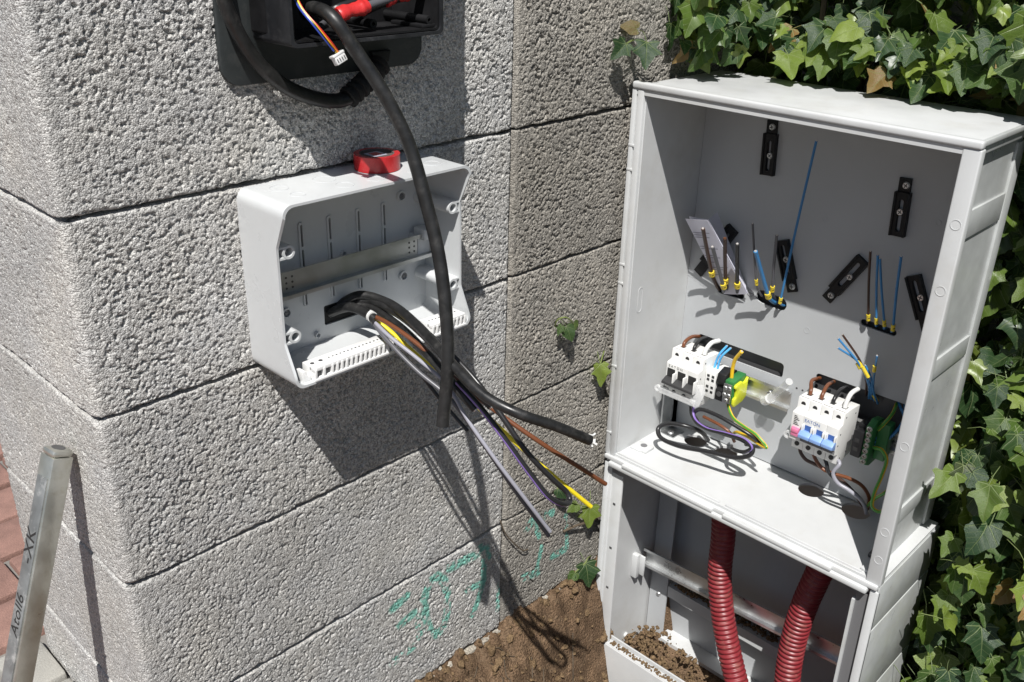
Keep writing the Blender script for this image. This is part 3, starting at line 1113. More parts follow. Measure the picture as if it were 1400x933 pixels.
for x in (0.2405, 0.277, 0.316, 0.352):
    place('slotted_rib', lm_, enc, Matrix.Translation((x, 0, -0.056)) @ RB)
    place('slotted_rib', sm_, enc, Matrix.Translation((x, 0, -0.134)) @ RB)
for (p, ro) in (((0.3776, -0.0060, -0.0474), 0.0062), ((0.3778, -0.0060, -0.1453), 0.0062), ((0.2142, -0.0060, -0.1460), 0.0058), ((0.2522, -0.0060, -0.1838), 0.0036), ((0.2929, -0.0060, -0.0964), 0.0030)):
    s_ = G().ring((p[0], -0.0035, p[2]), (p[0], -0.0085, p[2]), ro, ro * 0.72, 24).build('screw_port', 'box_plastic', enc)
    if ro > 0.005:
        G().cyl((p[0], -0.003, p[2]), (p[0], -0.0070, p[2]), ro * 0.70, ro * 0.5).box((p[0] - ro * .4, -0.0078, p[2] - 0.0008), (p[0] + ro * .4, -0.006, p[2] + 0.0008)).build('screw', 'breaker_grey', s_)
# knock-outs on the top, faint rings
for (x, y, r) in ((0.205, -0.026, 0.010), (0.207, -0.056, 0.008), (0.258, -0.028, 0.0125), (0.262, -0.058, 0.010), (0.300, -0.060, 0.010), (0.352, -0.062, 0.009), (0.386, -0.050, 0.010)):
    G().ring((x, y, BZ1 - 0.001), (x, y, BZ1 + 0.00035), r, r - 0.0009, 32).build('knockout', 'box_plastic', enc)
# hollow corner posts for the lid screws
for (x, z, sx) in ((BX0 + 0.0145, -0.0545, 1), (BX0 + 0.0145, -0.1455, 1), (BX1 - 0.0125, -0.0535, -1), (BX1 - 0.0125, -0.1465, -1)):
    g = G().ring((x, -0.003, z), (x, -BS + 0.0005, z), 0.0070, 0.0046, 24)
    g.cyl((x, -0.003, z), (x, -BS + 0.020, z), 0.0045)
    g.box((x - sx * 0.0115, -0.0030, z + 0.0045), (x - sx * 0.001, -BS + 0.0008, z + 0.0066))
    g.box((x - sx * 0.0115, -0.0030, z - 0.0066), (x - sx * 0.001, -BS + 0.0008, z - 0.0045))
    g.build('lid_screw_post', 'box_plastic', enc)


def rail(g, p, q, out, h=0.035, d=0.0075, t=0.0011, mi=0):
    p, q, out = Vector(p), Vector(q), Vector(out).normalized()
    a = (q - p).normalized()
    up = out.cross(a).normalized()
    if up.z < 0:
        up = -up
    H = h / 2
    b = h * 0.36
    prof = [(-H, 0), (-b, 0), (-b, -d), (b, -d), (b, 0), (H, 0)]
    fr = [(H, -t), (b + t, -t), (b + t, -d - t), (-b - t, -d - t), (-b - t, -t), (-H, -t)]
    poly = prof + fr
    vs = [p + up * s + out * o for s, o in poly] + [q + up * s + out * o for s, o in poly]
    n = len(poly)
    fs = [(i, (i + 1) % n, n + (i + 1) % n, n + i) for i in range(n)]
    for k in range(5):
        fs.append((k, k + 1, n - 2 - k, n - 1 - k))
        fs.append((n + k + 1, n + k, 2 * n - 1 - k, 2 * n - 2 - k))
    g.add(vs, fs, mi)


g = G()
zr = -0.1065
rail(g, (BX0 + 0.008, -0.027, zr), (BX1 - 0.008, -0.027, zr), (0, -1, 0), h=0.031)
rl = g.build('din_rail', 'zinc', enc)
for x0 in (0.209, 0.377):
    g = G()
    for i, j in ((0, 0), (0, 1), (0, 2), (1, 0), (1, 1), (1, 2)) + (((2, 1), (3, 1)) if x0 > 0.3 else ()):
        c = (x0 + i * 0.0075 - (0.003 if i == 3 else 0), zr - 0.006 + j * 0.006)
        g.cyl((c[0], -0.0190, c[1]), (c[0], -0.0198, c[1]), 0.0013, n=10)
    tag(g.build('rail_holes', 'dark_grey', rl), kind='stuff')
for x in (BX0 + 0.016, BX1 - 0.018):
    G().box((x - 0.009, -0.0205, zr - 0.012), (x + 0.009, -0.003, zr + 0.012), b=0.001).build('rail_support', 'box_plastic', enc)
    G().box((x - 0.008, -0.031, zr + 0.008), (x + 0.008, -0.012, zr + 0.021), b=0.001).build('rail_clip', 'box_plastic', enc)


def terminal_cover(x0, x1, first):
    st = thing('terminal_cover', ((x0 + x1) / 2, -0.07, BZ0 + 0.0026), 'slotted white terminal strip ' + first, 'terminal strip')
    yb, yf, z0, z1 = -0.060, -0.0835, BZ0 + 0.0026, BZ0 + 0.0175
    G().box((x0, yb, z0), (x1, yf + 0.007, z1), b=0.0008).box((x0, yf + 0.010, z1 - 0.0045), (x1, yf + 0.0015, z1 + 0.0002), b=0.0008).box((x0, yf + 0.010, z0), (x1, yf, z0 + 0.0028), b=0.0004).build('body', 'white_plastic', st)
    G().box((x0 + 0.004, yf + 0.0072, z0 + 0.002), (x1 - 0.004, yf + 0.0055, z1 - 0.004)).build('contact_bar', 'dark_grey', st)
    tm = G().box((-0.0013, yf + 0.010, z0 + 0.001), (0.0013, yf + 0.0008, z1 - 0.002), b=0.0003).mesh('tooth', 'white_plastic')
    k = 0
    x = x0 + 0.002
    while x < x1 - 0.001:
        place('tooth', tm, st, Matrix.Translation((x, 0, 0)))
        x += 0.0105 if k < 2 and x0 < 0.25 else 0.0062
        k += 1
    g = G()
    x = x0 + 0.006
    k = 0
    while x < x1 - 0.004:
        rr_ = 0.0024 if k < 2 and x0 < 0.25 else 0.0011
        g.cyl((x, yb - 0.010, z1 - 0.0005), (x, yb - 0.010, z1 + 0.0003), rr_, n=10)
        x += 0.0105 if k < 2 and x0 < 0.25 else 0.0050
        k += 1
    g.build('screw_holes', 'dark_grey', st)
    G().prism([(x0 - 0.0005, z0), (x0 - 0.010, z0), (x0 - 0.010, z0 + 0.012), (x0 - 0.006, z0 + 0.012), (x0 - 0.004, z0 + 0.006), (x0 - 0.0005, z0 + 0.005)],
              basis((0, yb - 0.004, 0), (1, 0, 0), (0, 0, 1), (0, -1, 0)), 0.012, b=0.0005).build('end_clip', 'white_plastic', st)
    return st


terminal_cover(0.1945, 0.3160, 'at the left of the enclosure floor')
terminal_cover(0.3560, 0.4090, 'in the right corner of the enclosure, the shorter one')

# ---- roll of red tape on the enclosure
tr = thing('tape_roll', (0.327, -0.029, -0.0016), 'roll of red insulating tape lying on the enclosure', 'tape')
G().ring((0.327, -0.029, -0.0014), (0.327, -0.029, 0.0148), 0.0248, 0.0188, 56).build('tape', 'tape_red', tr)
G().ring((0.327, -0.029, -0.0016), (0.327, -0.029, 0.0150), 0.0189, 0.0172, 40).build('core', 'cardboard', tr)
dsk = G().cyl((0.327, -0.029, 0.0100), (0.327, -0.029, 0.0130), 0.0173, n=40).build('label_disc', 'cardboard', tr)
G().box((0.318, -0.036, 0.0130), (0.336, -0.018, 0.0133)).box((0.3215, -0.033, 0.0133), (0.3320, -0.021, 0.0135), mi=1).build('label_print', ['tape_label', 'tape_red'], dsk)

# ---- cables and wires coming out of the enclosure
CG = 'cables leaving the enclosure'
c = thing('sheathed_cable', (0.2918, -0.0040, -0.1548), 'thick black sheathed cable with a frayed white end, from the enclosure to the cabinet', 'cable')
pts = [(0.2842, -0.0030, -0.1583), (0.3023, -0.0180, -0.1462), (0.3133, -0.0500, -0.1467), (0.2879, -0.1360, -0.1404), (0.2722, -0.2090, -0.1553), (0.2700, -0.2580, -0.1706), (0.2828, -0.2900, -0.1809), (0.3140, -0.3100, -0.1986), (0.3504, -0.3240, -0.2232)]
G().tube(pts, 0.0053, n=14).build('sheath', 'black_rubber', c)
P = spline(pts)
d = (P[-1] - P[-2]).normalized()
for k in range(9):
    a = k * 2.4
    o_ = d.orthogonal().normalized() * math.cos(a) + d.cross(d.orthogonal().normalized()) * math.sin(a)
    rr_ = 0.0018 * (k % 3) + 0.001
    G().tube([P[-1] - d * 0.003 + o_ * rr_, P[-1] + d * 0.003 + o_ * rr_ * 1.3, P[-1] + d * (0.004 + 0.003 * random.random()) + o_ * (rr_ * 1.6 + 0.001)], 0.0011, n=6, res=3).build('strand', 'wire_white', c)
c = thing('taped_sheath_cable', (0.2761, -0.0040, -0.1620), 'black sheathed cable with a ring of white tape where its cores fan out', 'cable')
G().tube([(0.2717, -0.0030, -0.1637), (0.2835, -0.0220, -0.1540), (0.2855, -0.0420, -0.1518), (0.2861, -0.0580, -0.1531), (0.2872, -0.0680, -0.1563)], 0.0056, n=14).build('sheath', 'black_rubber', c)
a, b = Vector((0.2875, -0.0550, -0.1536)), Vector((0.2851, -0.0670, -0.1534))
G().cyl(a.lerp(b, 0.2), a.lerp(b, 0.75), 0.0060, n=20).build('tape_ring', 'wire_white', c)
for k, (pts, r, lab) in enumerate((
        ([(0.2916, -0.0040, -0.1583), (0.3082, -0.0300, -0.1514), (0.3061, -0.0840, -0.1498), (0.2885, -0.1580, -0.1524), (0.2847, -0.2170, -0.1730), (0.2893, -0.2460, -0.1931)], 0.0046, 'black sheathed cable lying under the thick frayed one'),
        ([(0.2832, -0.0040, -0.1613), (0.3038, -0.0260, -0.1567), (0.3047, -0.0790, -0.1615), (0.2919, -0.1480, -0.1713), (0.2867, -0.2020, -0.1919), (0.2914, -0.2210, -0.2073)], 0.0048, 'black sheathed cable beside the brown wire'))):
    cable('sheathed_cable', lab, 'cable', pts, r, ['black_rubber'], ends=(1,))
cable('brown_wire', 'long brown core wire pointing from the enclosure to the cabinet', 'wire',
      [(0.2885, -0.0550, -0.1539), (0.2866, -0.0890, -0.1528), (0.2906, -0.1380, -0.1650), (0.2981, -0.1920, -0.1914), (0.3132, -0.2310, -0.2151), (0.3381, -0.2710, -0.2447), (0.3837, -0.2950, -0.2876), (0.4084, -0.3050, -0.3109)], 0.0025, ['wire_brown'], ends=(1,))
cable('earth_wire', 'yellow and green core wire below the brown one', 'wire',
      [(0.2911, -0.0450, -0.1560), (0.3014, -0.0700, -0.1705), (0.3177, -0.1120, -0.2006), (0.3248, -0.1750, -0.2243), (0.3342, -0.2220, -0.2518), (0.3623, -0.2620, -0.2944), (0.4048, -0.2900, -0.3463)], 0.0025, ['wire_yellow', 'wire_green'], ends=(1,), stripe=((0, 1, 2), 1), n=10)
cable('grey_wire', 'pale grey core wire hanging lowest from the enclosure', 'wire',
      [(0.2883, -0.0550, -0.1565), (0.2861, -0.0890, -0.1665), (0.2937, -0.1280, -0.1833), (0.2994, -0.1680, -0.2010), (0.2993, -0.2020, -0.2311), (0.3096, -0.2360, -0.2713), (0.3299, -0.2610, -0.3172), (0.3544, -0.2750, -0.3622)], 0.0022, ['wire_grey'], ends=(1,))
cable('slate_wire', 'dark grey core wire beside the pale grey one', 'wire',
      [(0.2883, -0.0550, -0.1573), (0.2839, -0.0890, -0.1710), (0.2892, -0.1330, -0.1948), (0.3000, -0.1730, -0.2168), (0.3114, -0.2120, -0.2593), (0.3277, -0.2410, -0.3073), (0.3629, -0.2660, -0.3772)], 0.0025, ['wire_slate'], ends=(1,))
cable('thin_black_wire', 'thin black wire sagging behind the grey core wires', 'wire',
      [(0.2920, -0.0500, -0.1618), (0.3026, -0.0740, -0.1874), (0.3231, -0.0990, -0.2236), (0.3344, -0.1230, -0.2540), (0.3394, -0.1600, -0.2785)], 0.0022, ['wire_black'])
cable('purple_wire', 'black wire with purple stripe doubled back in a hairpin', 'wire',
      [(0.3049, -0.1040, -0.1474), (0.3069, -0.1600, -0.1660), (0.3094, -0.2020, -0.1874), (0.3139, -0.2410, -0.2207), (0.3216, -0.2660, -0.2505), (0.3419, -0.2850, -0.2836), (0.3563, -0.2950, -0.3037), (0.3546, -0.3000, -0.3096), (0.3355, -0.3050, -0.3017),
       (0.3199, -0.3000, -0.2877), (0.3073, -0.2850, -0.2618), (0.2937, -0.2610, -0.2255), (0.2867, -0.2310, -0.1973), (0.2837, -0.2020, -0.1799)], 0.0030, ['wire_black', 'wire_purple'], stripe=((1, 2, 3), 1), n=12)

# ================================================================ the meter cabinet
XF, YL, YR, ZT, ZS = 0.7864, -0.0177, -0.4913, 0.0408, -0.5544      # front plane, outer left and right, top, shelf
XB, XP = 0.984, 0.9450                                               # back, mounting panel
CL, CR = -0.036, -0.4730                                             # body (narrower than the front frame)
cab = thing('meter_cabinet', (0.885, -0.255, -1.15), 'tall open light grey plastic meter cabinet standing in front of the ivy', 'cabinet')
g = G().box((XF + 0.006, CL, ZS), (XB, CL - 0.003, ZT - 0.006))
g.build('side_wall', 'plastic', cab)
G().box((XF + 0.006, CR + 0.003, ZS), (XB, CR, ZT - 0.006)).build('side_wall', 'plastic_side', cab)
G().box((XB - 0.003, CL - 0.0031, ZS), (XB, CR + 0.0031, ZT - 0.008)).build('back_shell', 'plastic', cab)
top = G().box((XF + 0.004, CL + 0.006, ZT - 0.008), (XB + 0.004, CR - 0.008, ZT - 0.0035), b=0.0015).build('top', 'plastic', cab)
G().box((XF - 0.002, YL, ZT - 0.010), (XF + 0.010, YR, ZT), b=0.003, seg=3).build('front_lip', 'plastic', top)
G().box((XF + 0.001, YL - 0.004, ZT - 0.0175), (XF + 0.006, YR + 0.004, ZT - 0.0102)).build('drip_edge', 'plastic', top)
G().box((XF + 0.010, CR - 0.0085, ZT - 0.022), (XB + 0.004, CR - 0.0045, ZT - 0.0042), b=0.001).box((XF + 0.012, CR - 0.012, ZT - 0.011), (XB + 0.004, CR - 0.0080, ZT - 0.0046), b=0.001).build('side_lip', 'plastic_side', top)
g = G()
for y0, y1 in ((YL, YL - 0.0075), (YL - 0.0095, YL - 0.020)):
    g.box((XF, y0, ZS - 0.004), (XF + 0.012, y1, ZT - 0.010), b=0.0012)
g.box((XF + 0.003, YL - 0.002, ZS - 0.004), (XF + 0.012, YL - 0.019, ZT - 0.011))
g.build('left_post', 'plastic', cab)
pst = G().box((XF, YR, ZS - 0.006), (XF + 0.013, YR + 0.021, ZT - 0.010), b=0.002, seg=3).build('right_post', 'plastic', cab)
for z in (-0.055, -0.135, -0.345, -0.475, -0.52):
    G().ring((XF + 0.001, YR + 0.010, z), (XF - 0.0004, YR + 0.010, z), 0.0062, 0.0054, 24).build('plug_mark', 'plastic', pst)
for z in (-0.05, -0.085, -0.23, -0.26, -0.40, -0.52):
    G().box((XF - 0.0006, YL - 0.0002, z), (XF + 0.004, YL - 0.010, z + 0.0035), b=0.0004).build('hinge_lug', 'plastic', cab)
# bands and ledges on the outer right side
for z0, z1 in ((-0.052, -0.087), (-0.247, -0.275), (-0.47, -0.495)):
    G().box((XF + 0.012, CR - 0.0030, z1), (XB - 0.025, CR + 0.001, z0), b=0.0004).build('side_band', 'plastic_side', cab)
G().box((XB - 0.023, CR - 0.0035, ZS + 0.002), (XB + 0.002, CR + 0.001, ZT - 0.030), b=0.001).build('rear_corner_trim', 'plastic_side', cab)

q = (0.8180, -0.0392, -0.2900)
G().plate(rrect(q[0] - 0.006, q[2] - 0.021, q[0] + 0.006, q[2] + 0.021, 0.0055), [rrect(q[0] - 0.0048, q[2] - 0.0198, q[0] + 0.0048, q[2] + 0.0198, 0.0044)], basis((0, CL - 0.0025, 0), (1, 0, 0), (0, 0, 1), (0, -1, 0)), 0.0010).build('knockout_mark', 'plastic', cab)
# mounting panel with its cut-outs; local x runs along -y, local y is z
PMX = basis((XP, 0, 0), (0, -1, 0), (0, 0, 1), (-1, 0, 0))


def py(p):
    return (-p[1], p[2])


def slot2(p, q, hw_):
    """rounded slot between two panel points"""
    a, b = Vector(py(p)), Vector(py(q))
    d = (b - a).normalized()
    n = Vector((-d.y, d.x))
    out = []
    for c, s in ((b, 1), (a, -1)):
        for k in range(7):
            t = -math.pi / 2 + math.pi * k / 6
            out.append(tuple(c + (d * math.cos(t) + n * math.sin(t)) * s * hw_))
    return out


cut = [slot2((0.9450, -0.1019, -0.2896), (0.9450, -0.1391, -0.2883), 0.0052), slot2((0.9450, -0.1752, -0.2786), (0.9450, -0.2069, -0.2810), 0.0105), slot2((0.9450, -0.3375, -0.2688), (0.9450, -0.3808, -0.2703), 0.0050)]
s1a, s1b = Vector(py((0.9450, -0.0717, -0.3775))), Vector(py((0.9450, -0.2287, -0.3932)))
cut.append(rrect(s1a.x, s1a.y + 0.003, s1b.x, s1b.y - 0.006, 0.006))
s2a, s2b = Vector(py((0.9450, -0.2818, -0.3722))), Vector(py((0.9450, -0.4386, -0.4045)))
cut.append(rrect(s2a.x, s2a.y + 0.003, 0.4640, s2a.y - 0.046, 0.006))
pan = G().plate([(-CL + 0.0035, ZS + 0.002), (-CR - 0.0035, ZS + 0.002), (-CR - 0.0035, ZT - 0.012), (-CL + 0.0035, ZT - 0.012)], cut, PMX @ Matrix.Translation((0, 0, -0.003)), 0.003)
pan.build('mounting_panel', 'plastic_panel', cab)
G().box((XP + 0.012, CL - 0.006, ZS + 0.004), (XP + 0.015, CR + 0.006, ZT - 0.02)).build('dark_backing', 'dark_grey', cab)
for p, r in (((0.9445, -0.2555, -0.3084), 0.0048), ((0.9445, -0.2546, -0.1359), 0.0042), ((0.9445, -0.4088, -0.1040), 0.004), ((0.9445, -0.4241, -0.2126), 0.0045), ((0.9445, -0.0547, -0.3884), 0.005), ((0.9445, -0.2090, -0.4288), 0.004)):
    G().ring((XP + 0.001, p[1], p[2]), (XP - 0.0004, p[1], p[2]), r, r - 0.0007, 24).build('moulding_mark', 'plastic_panel', cab)
p = (0.9445, -0.1550, -0.2785)
G().ring((XP + 0.001, p[1], p[2]), (XP - 0.0006, p[1], p[2]), 0.0056, 0.0049, 24).box((XP - 0.0005, p[1] - 0.0035, p[2] - 0.0006), (XP + 0.0006, p[1] + 0.0035, p[2] + 0.0006)).build('panel_latch', 'breaker_grey', cab)
for q in ((0.9445, -0.2648, -0.4060), (0.9445, -0.2549, -0.4060)):
    G().cyl((XP - 0.0003, q[1], q[2]), (XP + 0.001, q[1], q[2]), 0.0016, n=12).build('pilot_hole', 'dark_grey', cab)

screw = G().cyl((0, 0, 0), (0, 0, 0.0022), 0.0052, 0.0038, 20)
screw.box((-0.0030, -0.0007, 0.0018), (0.0030, 0.0007, 0.0024), mi=1).box((-0.0007, -0.0030, 0.0018), (0.0007, 0.0030, 0.0025), mi=1)
screw = screw.mesh('screw', ['steel', 'dark_grey'])


def bracket(tab, far, s1, s2, w=0.0105, label=None):
    """black slotted fixing bracket: tab end and far end on the panel"""
    a, b = Vector(tab), Vector(far)
    d = (b - a)
    L_ = d.length
    d.normalize()
    M_ = basis(a + Vector((-0.0002, 0, 0)), d, Vector((-1, 0, 0)).cross(d), (-1, 0, 0))
    t = 0.24 * L_
    o = G().plate([(t, -w), (L_, -w), (L_, w), (t, w)], [slot2((0, -(t + 0.16 * L_), 0), (0, -(L_ * 0.88), 0), 0.0032)], M_, 0.0065)
    o.box((0, -w * 0.78, 0), (t + 0.002, w * 0.78, 0.0040), b=0.0006, M=M_)
    for s in (-1, 1):
        o.box((t, s * w - s * 0.0030, 0.006), (L_, s * w, 0.0085), b=0.0004, M=M_)
    o = o.build('bracket', 'black_plastic', cab)
    for q, h in ((s1, 0.004), (s2, 0.0060)):
        if q:
            place('screw', screw, o, basis((XP - h, q[1], q[2]), (0, math.cos(q[2] * 90), math.sin(q[2] * 90)), Vector((-1, 0, 0)).cross(Vector((0, math.cos(q[2] * 90), math.sin(q[2] * 90)))), (-1, 0, 0)))
    return o


bracket((0.9450, -0.1533, -0.0123), (0.9450, -0.1574, -0.0914), (0.9410, -0.1548, -0.0219), (0.9390, -0.1587, -0.0621))
bracket((0.9450, -0.3566, -0.0546), (0.9450, -0.3605, -0.1332), (0.9410, -0.3593, -0.0641), (0.9390, -0.3594, -0.0996))
bracket((0.9450, -0.0583, -0.2722), (0.9450, -0.1124, -0.1840), None, None)
bracket((0.9450, -0.2247, -0.2554), (0.9450, -0.1958, -0.1815), (0.9410, -0.2231, -0.2466), (0.9390, -0.2082, -0.2076))
bracket((0.9450, -0.2781, -0.2509), (0.9450, -0.3212, -0.1773), (0.9410, -0.2844, -0.2422), (0.9390, -0.3080, -0.2067))
bracket((0.9450, -0.4274, -0.2525), (0.9450, -0.3924, -0.1810), (0.9410, -0.4242, -0.2437), (0.9390, -0.4094, -0.2071))
hb = G().box((0.86, -0.372, ZT - 0.020), (0.882, -0.41, ZT - 0.0085), b=0.002).box((0.865, -0.405, ZT - 0.014), (0.878, -0.462, ZT - 0.0085), b=0.001)
hb.build('lock_catch', 'black_plastic', cab)

# shelf between the two compartments, with cable openings
SM = basis((0, 0, ZS), (1, 0, 0), (0, 1, 0), (0, 0, 1))
holes = [circ((0.9438, -0.1054, -0.5544)[0] - 0.024, (0.9438, -0.1054, -0.5544)[1], 0.019), circ((0.9500, -0.1606, -0.5544)[0] - 0.024, (0.9500, -0.1606, -0.5544)[1], 0.019), circ((0.9499, -0.3146, -0.5544)[0] - 0.024, (0.9499, -0.3146, -0.5544)[1], 0.0195), circ((0.9476, -0.3894, -0.5544)[0] - 0.024, (0.9476, -0.3894, -0.5544)[1], 0.021)]
G().plate([(XF + 0.002, YR + 0.002), (XB, YR + 0.002), (XB, YL - 0.002), (XF + 0.002, YL - 0.002)], holes, SM @ Matrix.Translation((0, 0, -0.004)), 0.004).build('shelf', 'plastic', cab)
sill = G().box((XF - 0.004, YL - 0.002, ZS - 0.012), (XF + 0.010, YR + 0.002, ZS - 0.0042), b=0.002).box((XF - 0.009, YL - 0.014, ZS - 0.021), (XF + 0.004, YR + 0.014, ZS - 0.0122), b=0.0025)
sill.box((XF + 0.004, YL - 0.022, ZS - 0.004), (XF + 0.0075, -0.235, ZS + 0.0035), b=0.0012).box((XF + 0.004, -0.245, ZS - 0.004), (XF + 0.0075, YR + 0.03, ZS + 0.0035), b=0.0012)
sill.box((XF - 0.010, -0.06, ZS - 0.0125), (XF + 0.001, -0.232, ZS - 0.0052), b=0.002).box((XF - 0.010, -0.25, ZS - 0.0125), (XF + 0.001, -0.425, ZS - 0.0052), b=0.002)
sill.build('sill', 'plastic', cab)
q = (0.8350, -0.0570, -0.5544)
ct = G().box((q[0] - 0.012, q[1] - 0.016, ZS), (q[0] + 0.012, q[1] + 0.012, ZS + 0.005), b=0.001).box((q[0] - 0.014, q[1] - 0.006, ZS), (q[0] + 0.004, q[1] + 0.015, ZS + 0.0035), b=0.001).build('corner_clip', 'plastic', cab)
G().cyl((q[0] + 0.002, q[1] - 0.002, ZS + 0.0045), (q[0] + 0.002, q[1] - 0.002, ZS + 0.0056), 0.0056, n=20).build('quarter_turn_screw', 'breaker_grey', ct)
G().box((XF + 0.010, YR + 0.020, ZS), (XF + 0.022, YR + 0.034, ZS + 0.004), b=0.001).build('corner_clip', 'plastic', cab)
G().box((0.83, YR + 0.026, ZS), (0.86, YR + 0.040, ZS + 0.007), b=0.002).build('lock_pad', 'dark_grey', cab)

# lower compartment
ZB = -1.30
lw = G().box((XF + 0.005, YL - 0.002, ZB), (XB, YL - 0.006, ZS - 0.0045)).build('lower_side_wall', 'plastic', cab)
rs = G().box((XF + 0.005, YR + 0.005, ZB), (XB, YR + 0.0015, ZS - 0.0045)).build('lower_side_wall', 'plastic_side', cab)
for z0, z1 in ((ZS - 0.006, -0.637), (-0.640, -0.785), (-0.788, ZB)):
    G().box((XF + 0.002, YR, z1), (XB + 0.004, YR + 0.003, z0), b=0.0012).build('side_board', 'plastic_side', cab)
G().box((XB - 0.006, YL - 0.0061, ZB), (XB - 0.003, YR + 0.0051, ZS - 0.0045)).build('lower_back', 'plastic_panel', cab)
G().box((XB - 0.009, YL - 0.06, -0.705), (XB - 0.0055, YR + 0.01, -0.702)).build('back_rib', 'plastic_panel', cab)
g = G().box((XF + 0.001, YL - 0.001, ZB), (XF + 0.008, YL - 0.0085, ZS - 0.021), b=0.001).box((XF + 0.004, YL - 0.008, ZB), (XF + 0.0075, YL - 0.0145, ZS - 0.021), b=0.0006).box((XF + 0.006, YL - 0.014, ZB), (XF + 0.010, YL - 0.036, ZS - 0.040), b=0.0008)
lp_ = g.build('lower_left_post', 'plastic', cab)
for z in (-0.655, -0.745, -0.83):
    G().box((XF + 0.0055, YL - 0.021, z), (XF + 0.0062, YL - 0.026, z + 0.004)).build('latch_hole', 'dark_grey', lp_)
G().box((XF, YR, ZB), (XF + 0.008, YR + 0.012, ZS - 0.016), b=0.002).build('lower_right_post', 'plastic', cab)
G().box((XF + 0.006, YR + 0.0135, ZB), (XF + 0.012, YR + 0.030, ZS - 0.03)).build('lower_right_return', 'breaker_grey', cab)
G().box((XF + 0.002, YR + 0.030, ZB), (XF + 0.012, YR + 0.034, ZS - 0.045)).build('lower_right_edge', 'plastic', cab)
fp = G().box((XF - 0.002, YL - 0.001, ZB), (XF + 0.002, YR + 0.004, -0.945), b=0.0006).box((XF + 0.0022, YL - 0.001, -0.953), (XF + 0.016, YR + 0.004, -0.9455), b=0.0006).box((XF + 0.0165, YL - 0.03, -0.958), (XF + 0.0195, YR + 0.004, -0.938), b=0.0006)
fp.build('lower_front_panel', 'plastic', cab)
# upright strip and ledges at the back
vs_ = G().box((XB - 0.034, YL - 0.010, ZB), (XB - 0.031, YL - 0.048, ZS - 0.005)).build('upright_strip', 'plastic_panel', cab)
q = (0.9500, -0.0474, -0.9307)
place('screw', screw, vs_, basis((XB - 0.034, q[1], q[2]), (0, 1, 0), (0, 0, -1), (-1, 0, 0)))
G().box((XB - 0.034, YL - 0.050, -0.905), (XB - 0.006, -0.30, -0.901)).box((XB - 0.034, YL - 0.050, -0.925), (XB - 0.031, -0.30, -0.9052)).build('soil_ledge', 'plastic', cab)
G().box((XB - 0.040, YL - 0.045, -1.03), (XB - 0.006, -0.42, -1.022)).build('lower_ledge', 'plastic', cab)
g = G()
rail(g, (0.905, YL - 0.018, -0.826), (0.905, YR + 0.04, -0.806), (-1, 0, 0), h=0.038)
g.build('lower_rail', 'steel', cab)
G().box((0.885, YL - 0.006, -0.865), (0.895, YL - 0.018, -0.815), b=0.001).box((0.897, YL - 0.006, -0.862), (0.901, YL - 0.026, -0.82), b=0.001).build('rail_holder', 'plastic', cab)
q = (0.8875, -0.0240, -1.0070)
G().ring((q[0], YL - 0.0055, q[2]), (q[0], YL - 0.0105, q[2]), 0.0055, 0.0042, 20).build('cable_eye', 'plastic', cab)

# ---- upper rails
g = G()
R1 = ((0.9280, -0.0612, -0.4319), (0.9280, -0.2527, -0.4275))
zr1 = -0.425
rail(g, (0.928, -0.050, zr1), (0.928, R1[1][1], zr1), (-1, 0, 0), h=0.035)
r1 = g.build('din_rail', 'steel', cab)
place('screw', screw, r1, basis((0.9345, -0.217, zr1), (0, 1, 0), (0, 0, -1), (-1, 0, 0)))
g = G().box((0.928, -0.046, ZS), (0.941, -0.049, zr1 + 0.02)).box((0.898, -0.046, ZS), (0.941, -0.049, zr1 - 0.045)).box((0.898, -0.049, ZS), (0.93, -0.075, ZS + 0.002))
bk = g.build('rail_foot', 'zinc', cab)
place('screw', screw, bk, Matrix.Translation((0.909, -0.062, ZS + 0.002)))
zr2 = -0.425
g = G()
rail(g, (0.928, -0.288, zr2), (0.928, CR + 0.008, zr2), (-1, 0, 0), h=0.035)
r2 = g.build('din_rail', 'steel', cab)
q = (0.9340, -0.4178, -0.4258)
place('screw', screw, r2, basis((0.9345, q[1], zr2), (0, 1, 0), (0, 0, -1), (-1, 0, 0)))
for y in (-0.06, -0.235, -0.30, -0.45):
    G().box((0.9362, y - 0.008, zr1 - 0.012), (XP, y + 0.008, zr1 + 0.012)).build('rail_spacer', 'plastic_panel', cab)
g = G().cyl((0.9150, -0.2270, -0.4252), (0.8800, -0.2719, -0.3653), 0.0055, n=18)
g.cyl((0.9260, -0.2158, -0.4363), (0.9120, -0.2307, -0.4213), 0.008, n=18)
tag(g.build('clear_lever', 'clear_plastic'), 'clear plastic peg standing on the rail between the two breakers', 'peg')


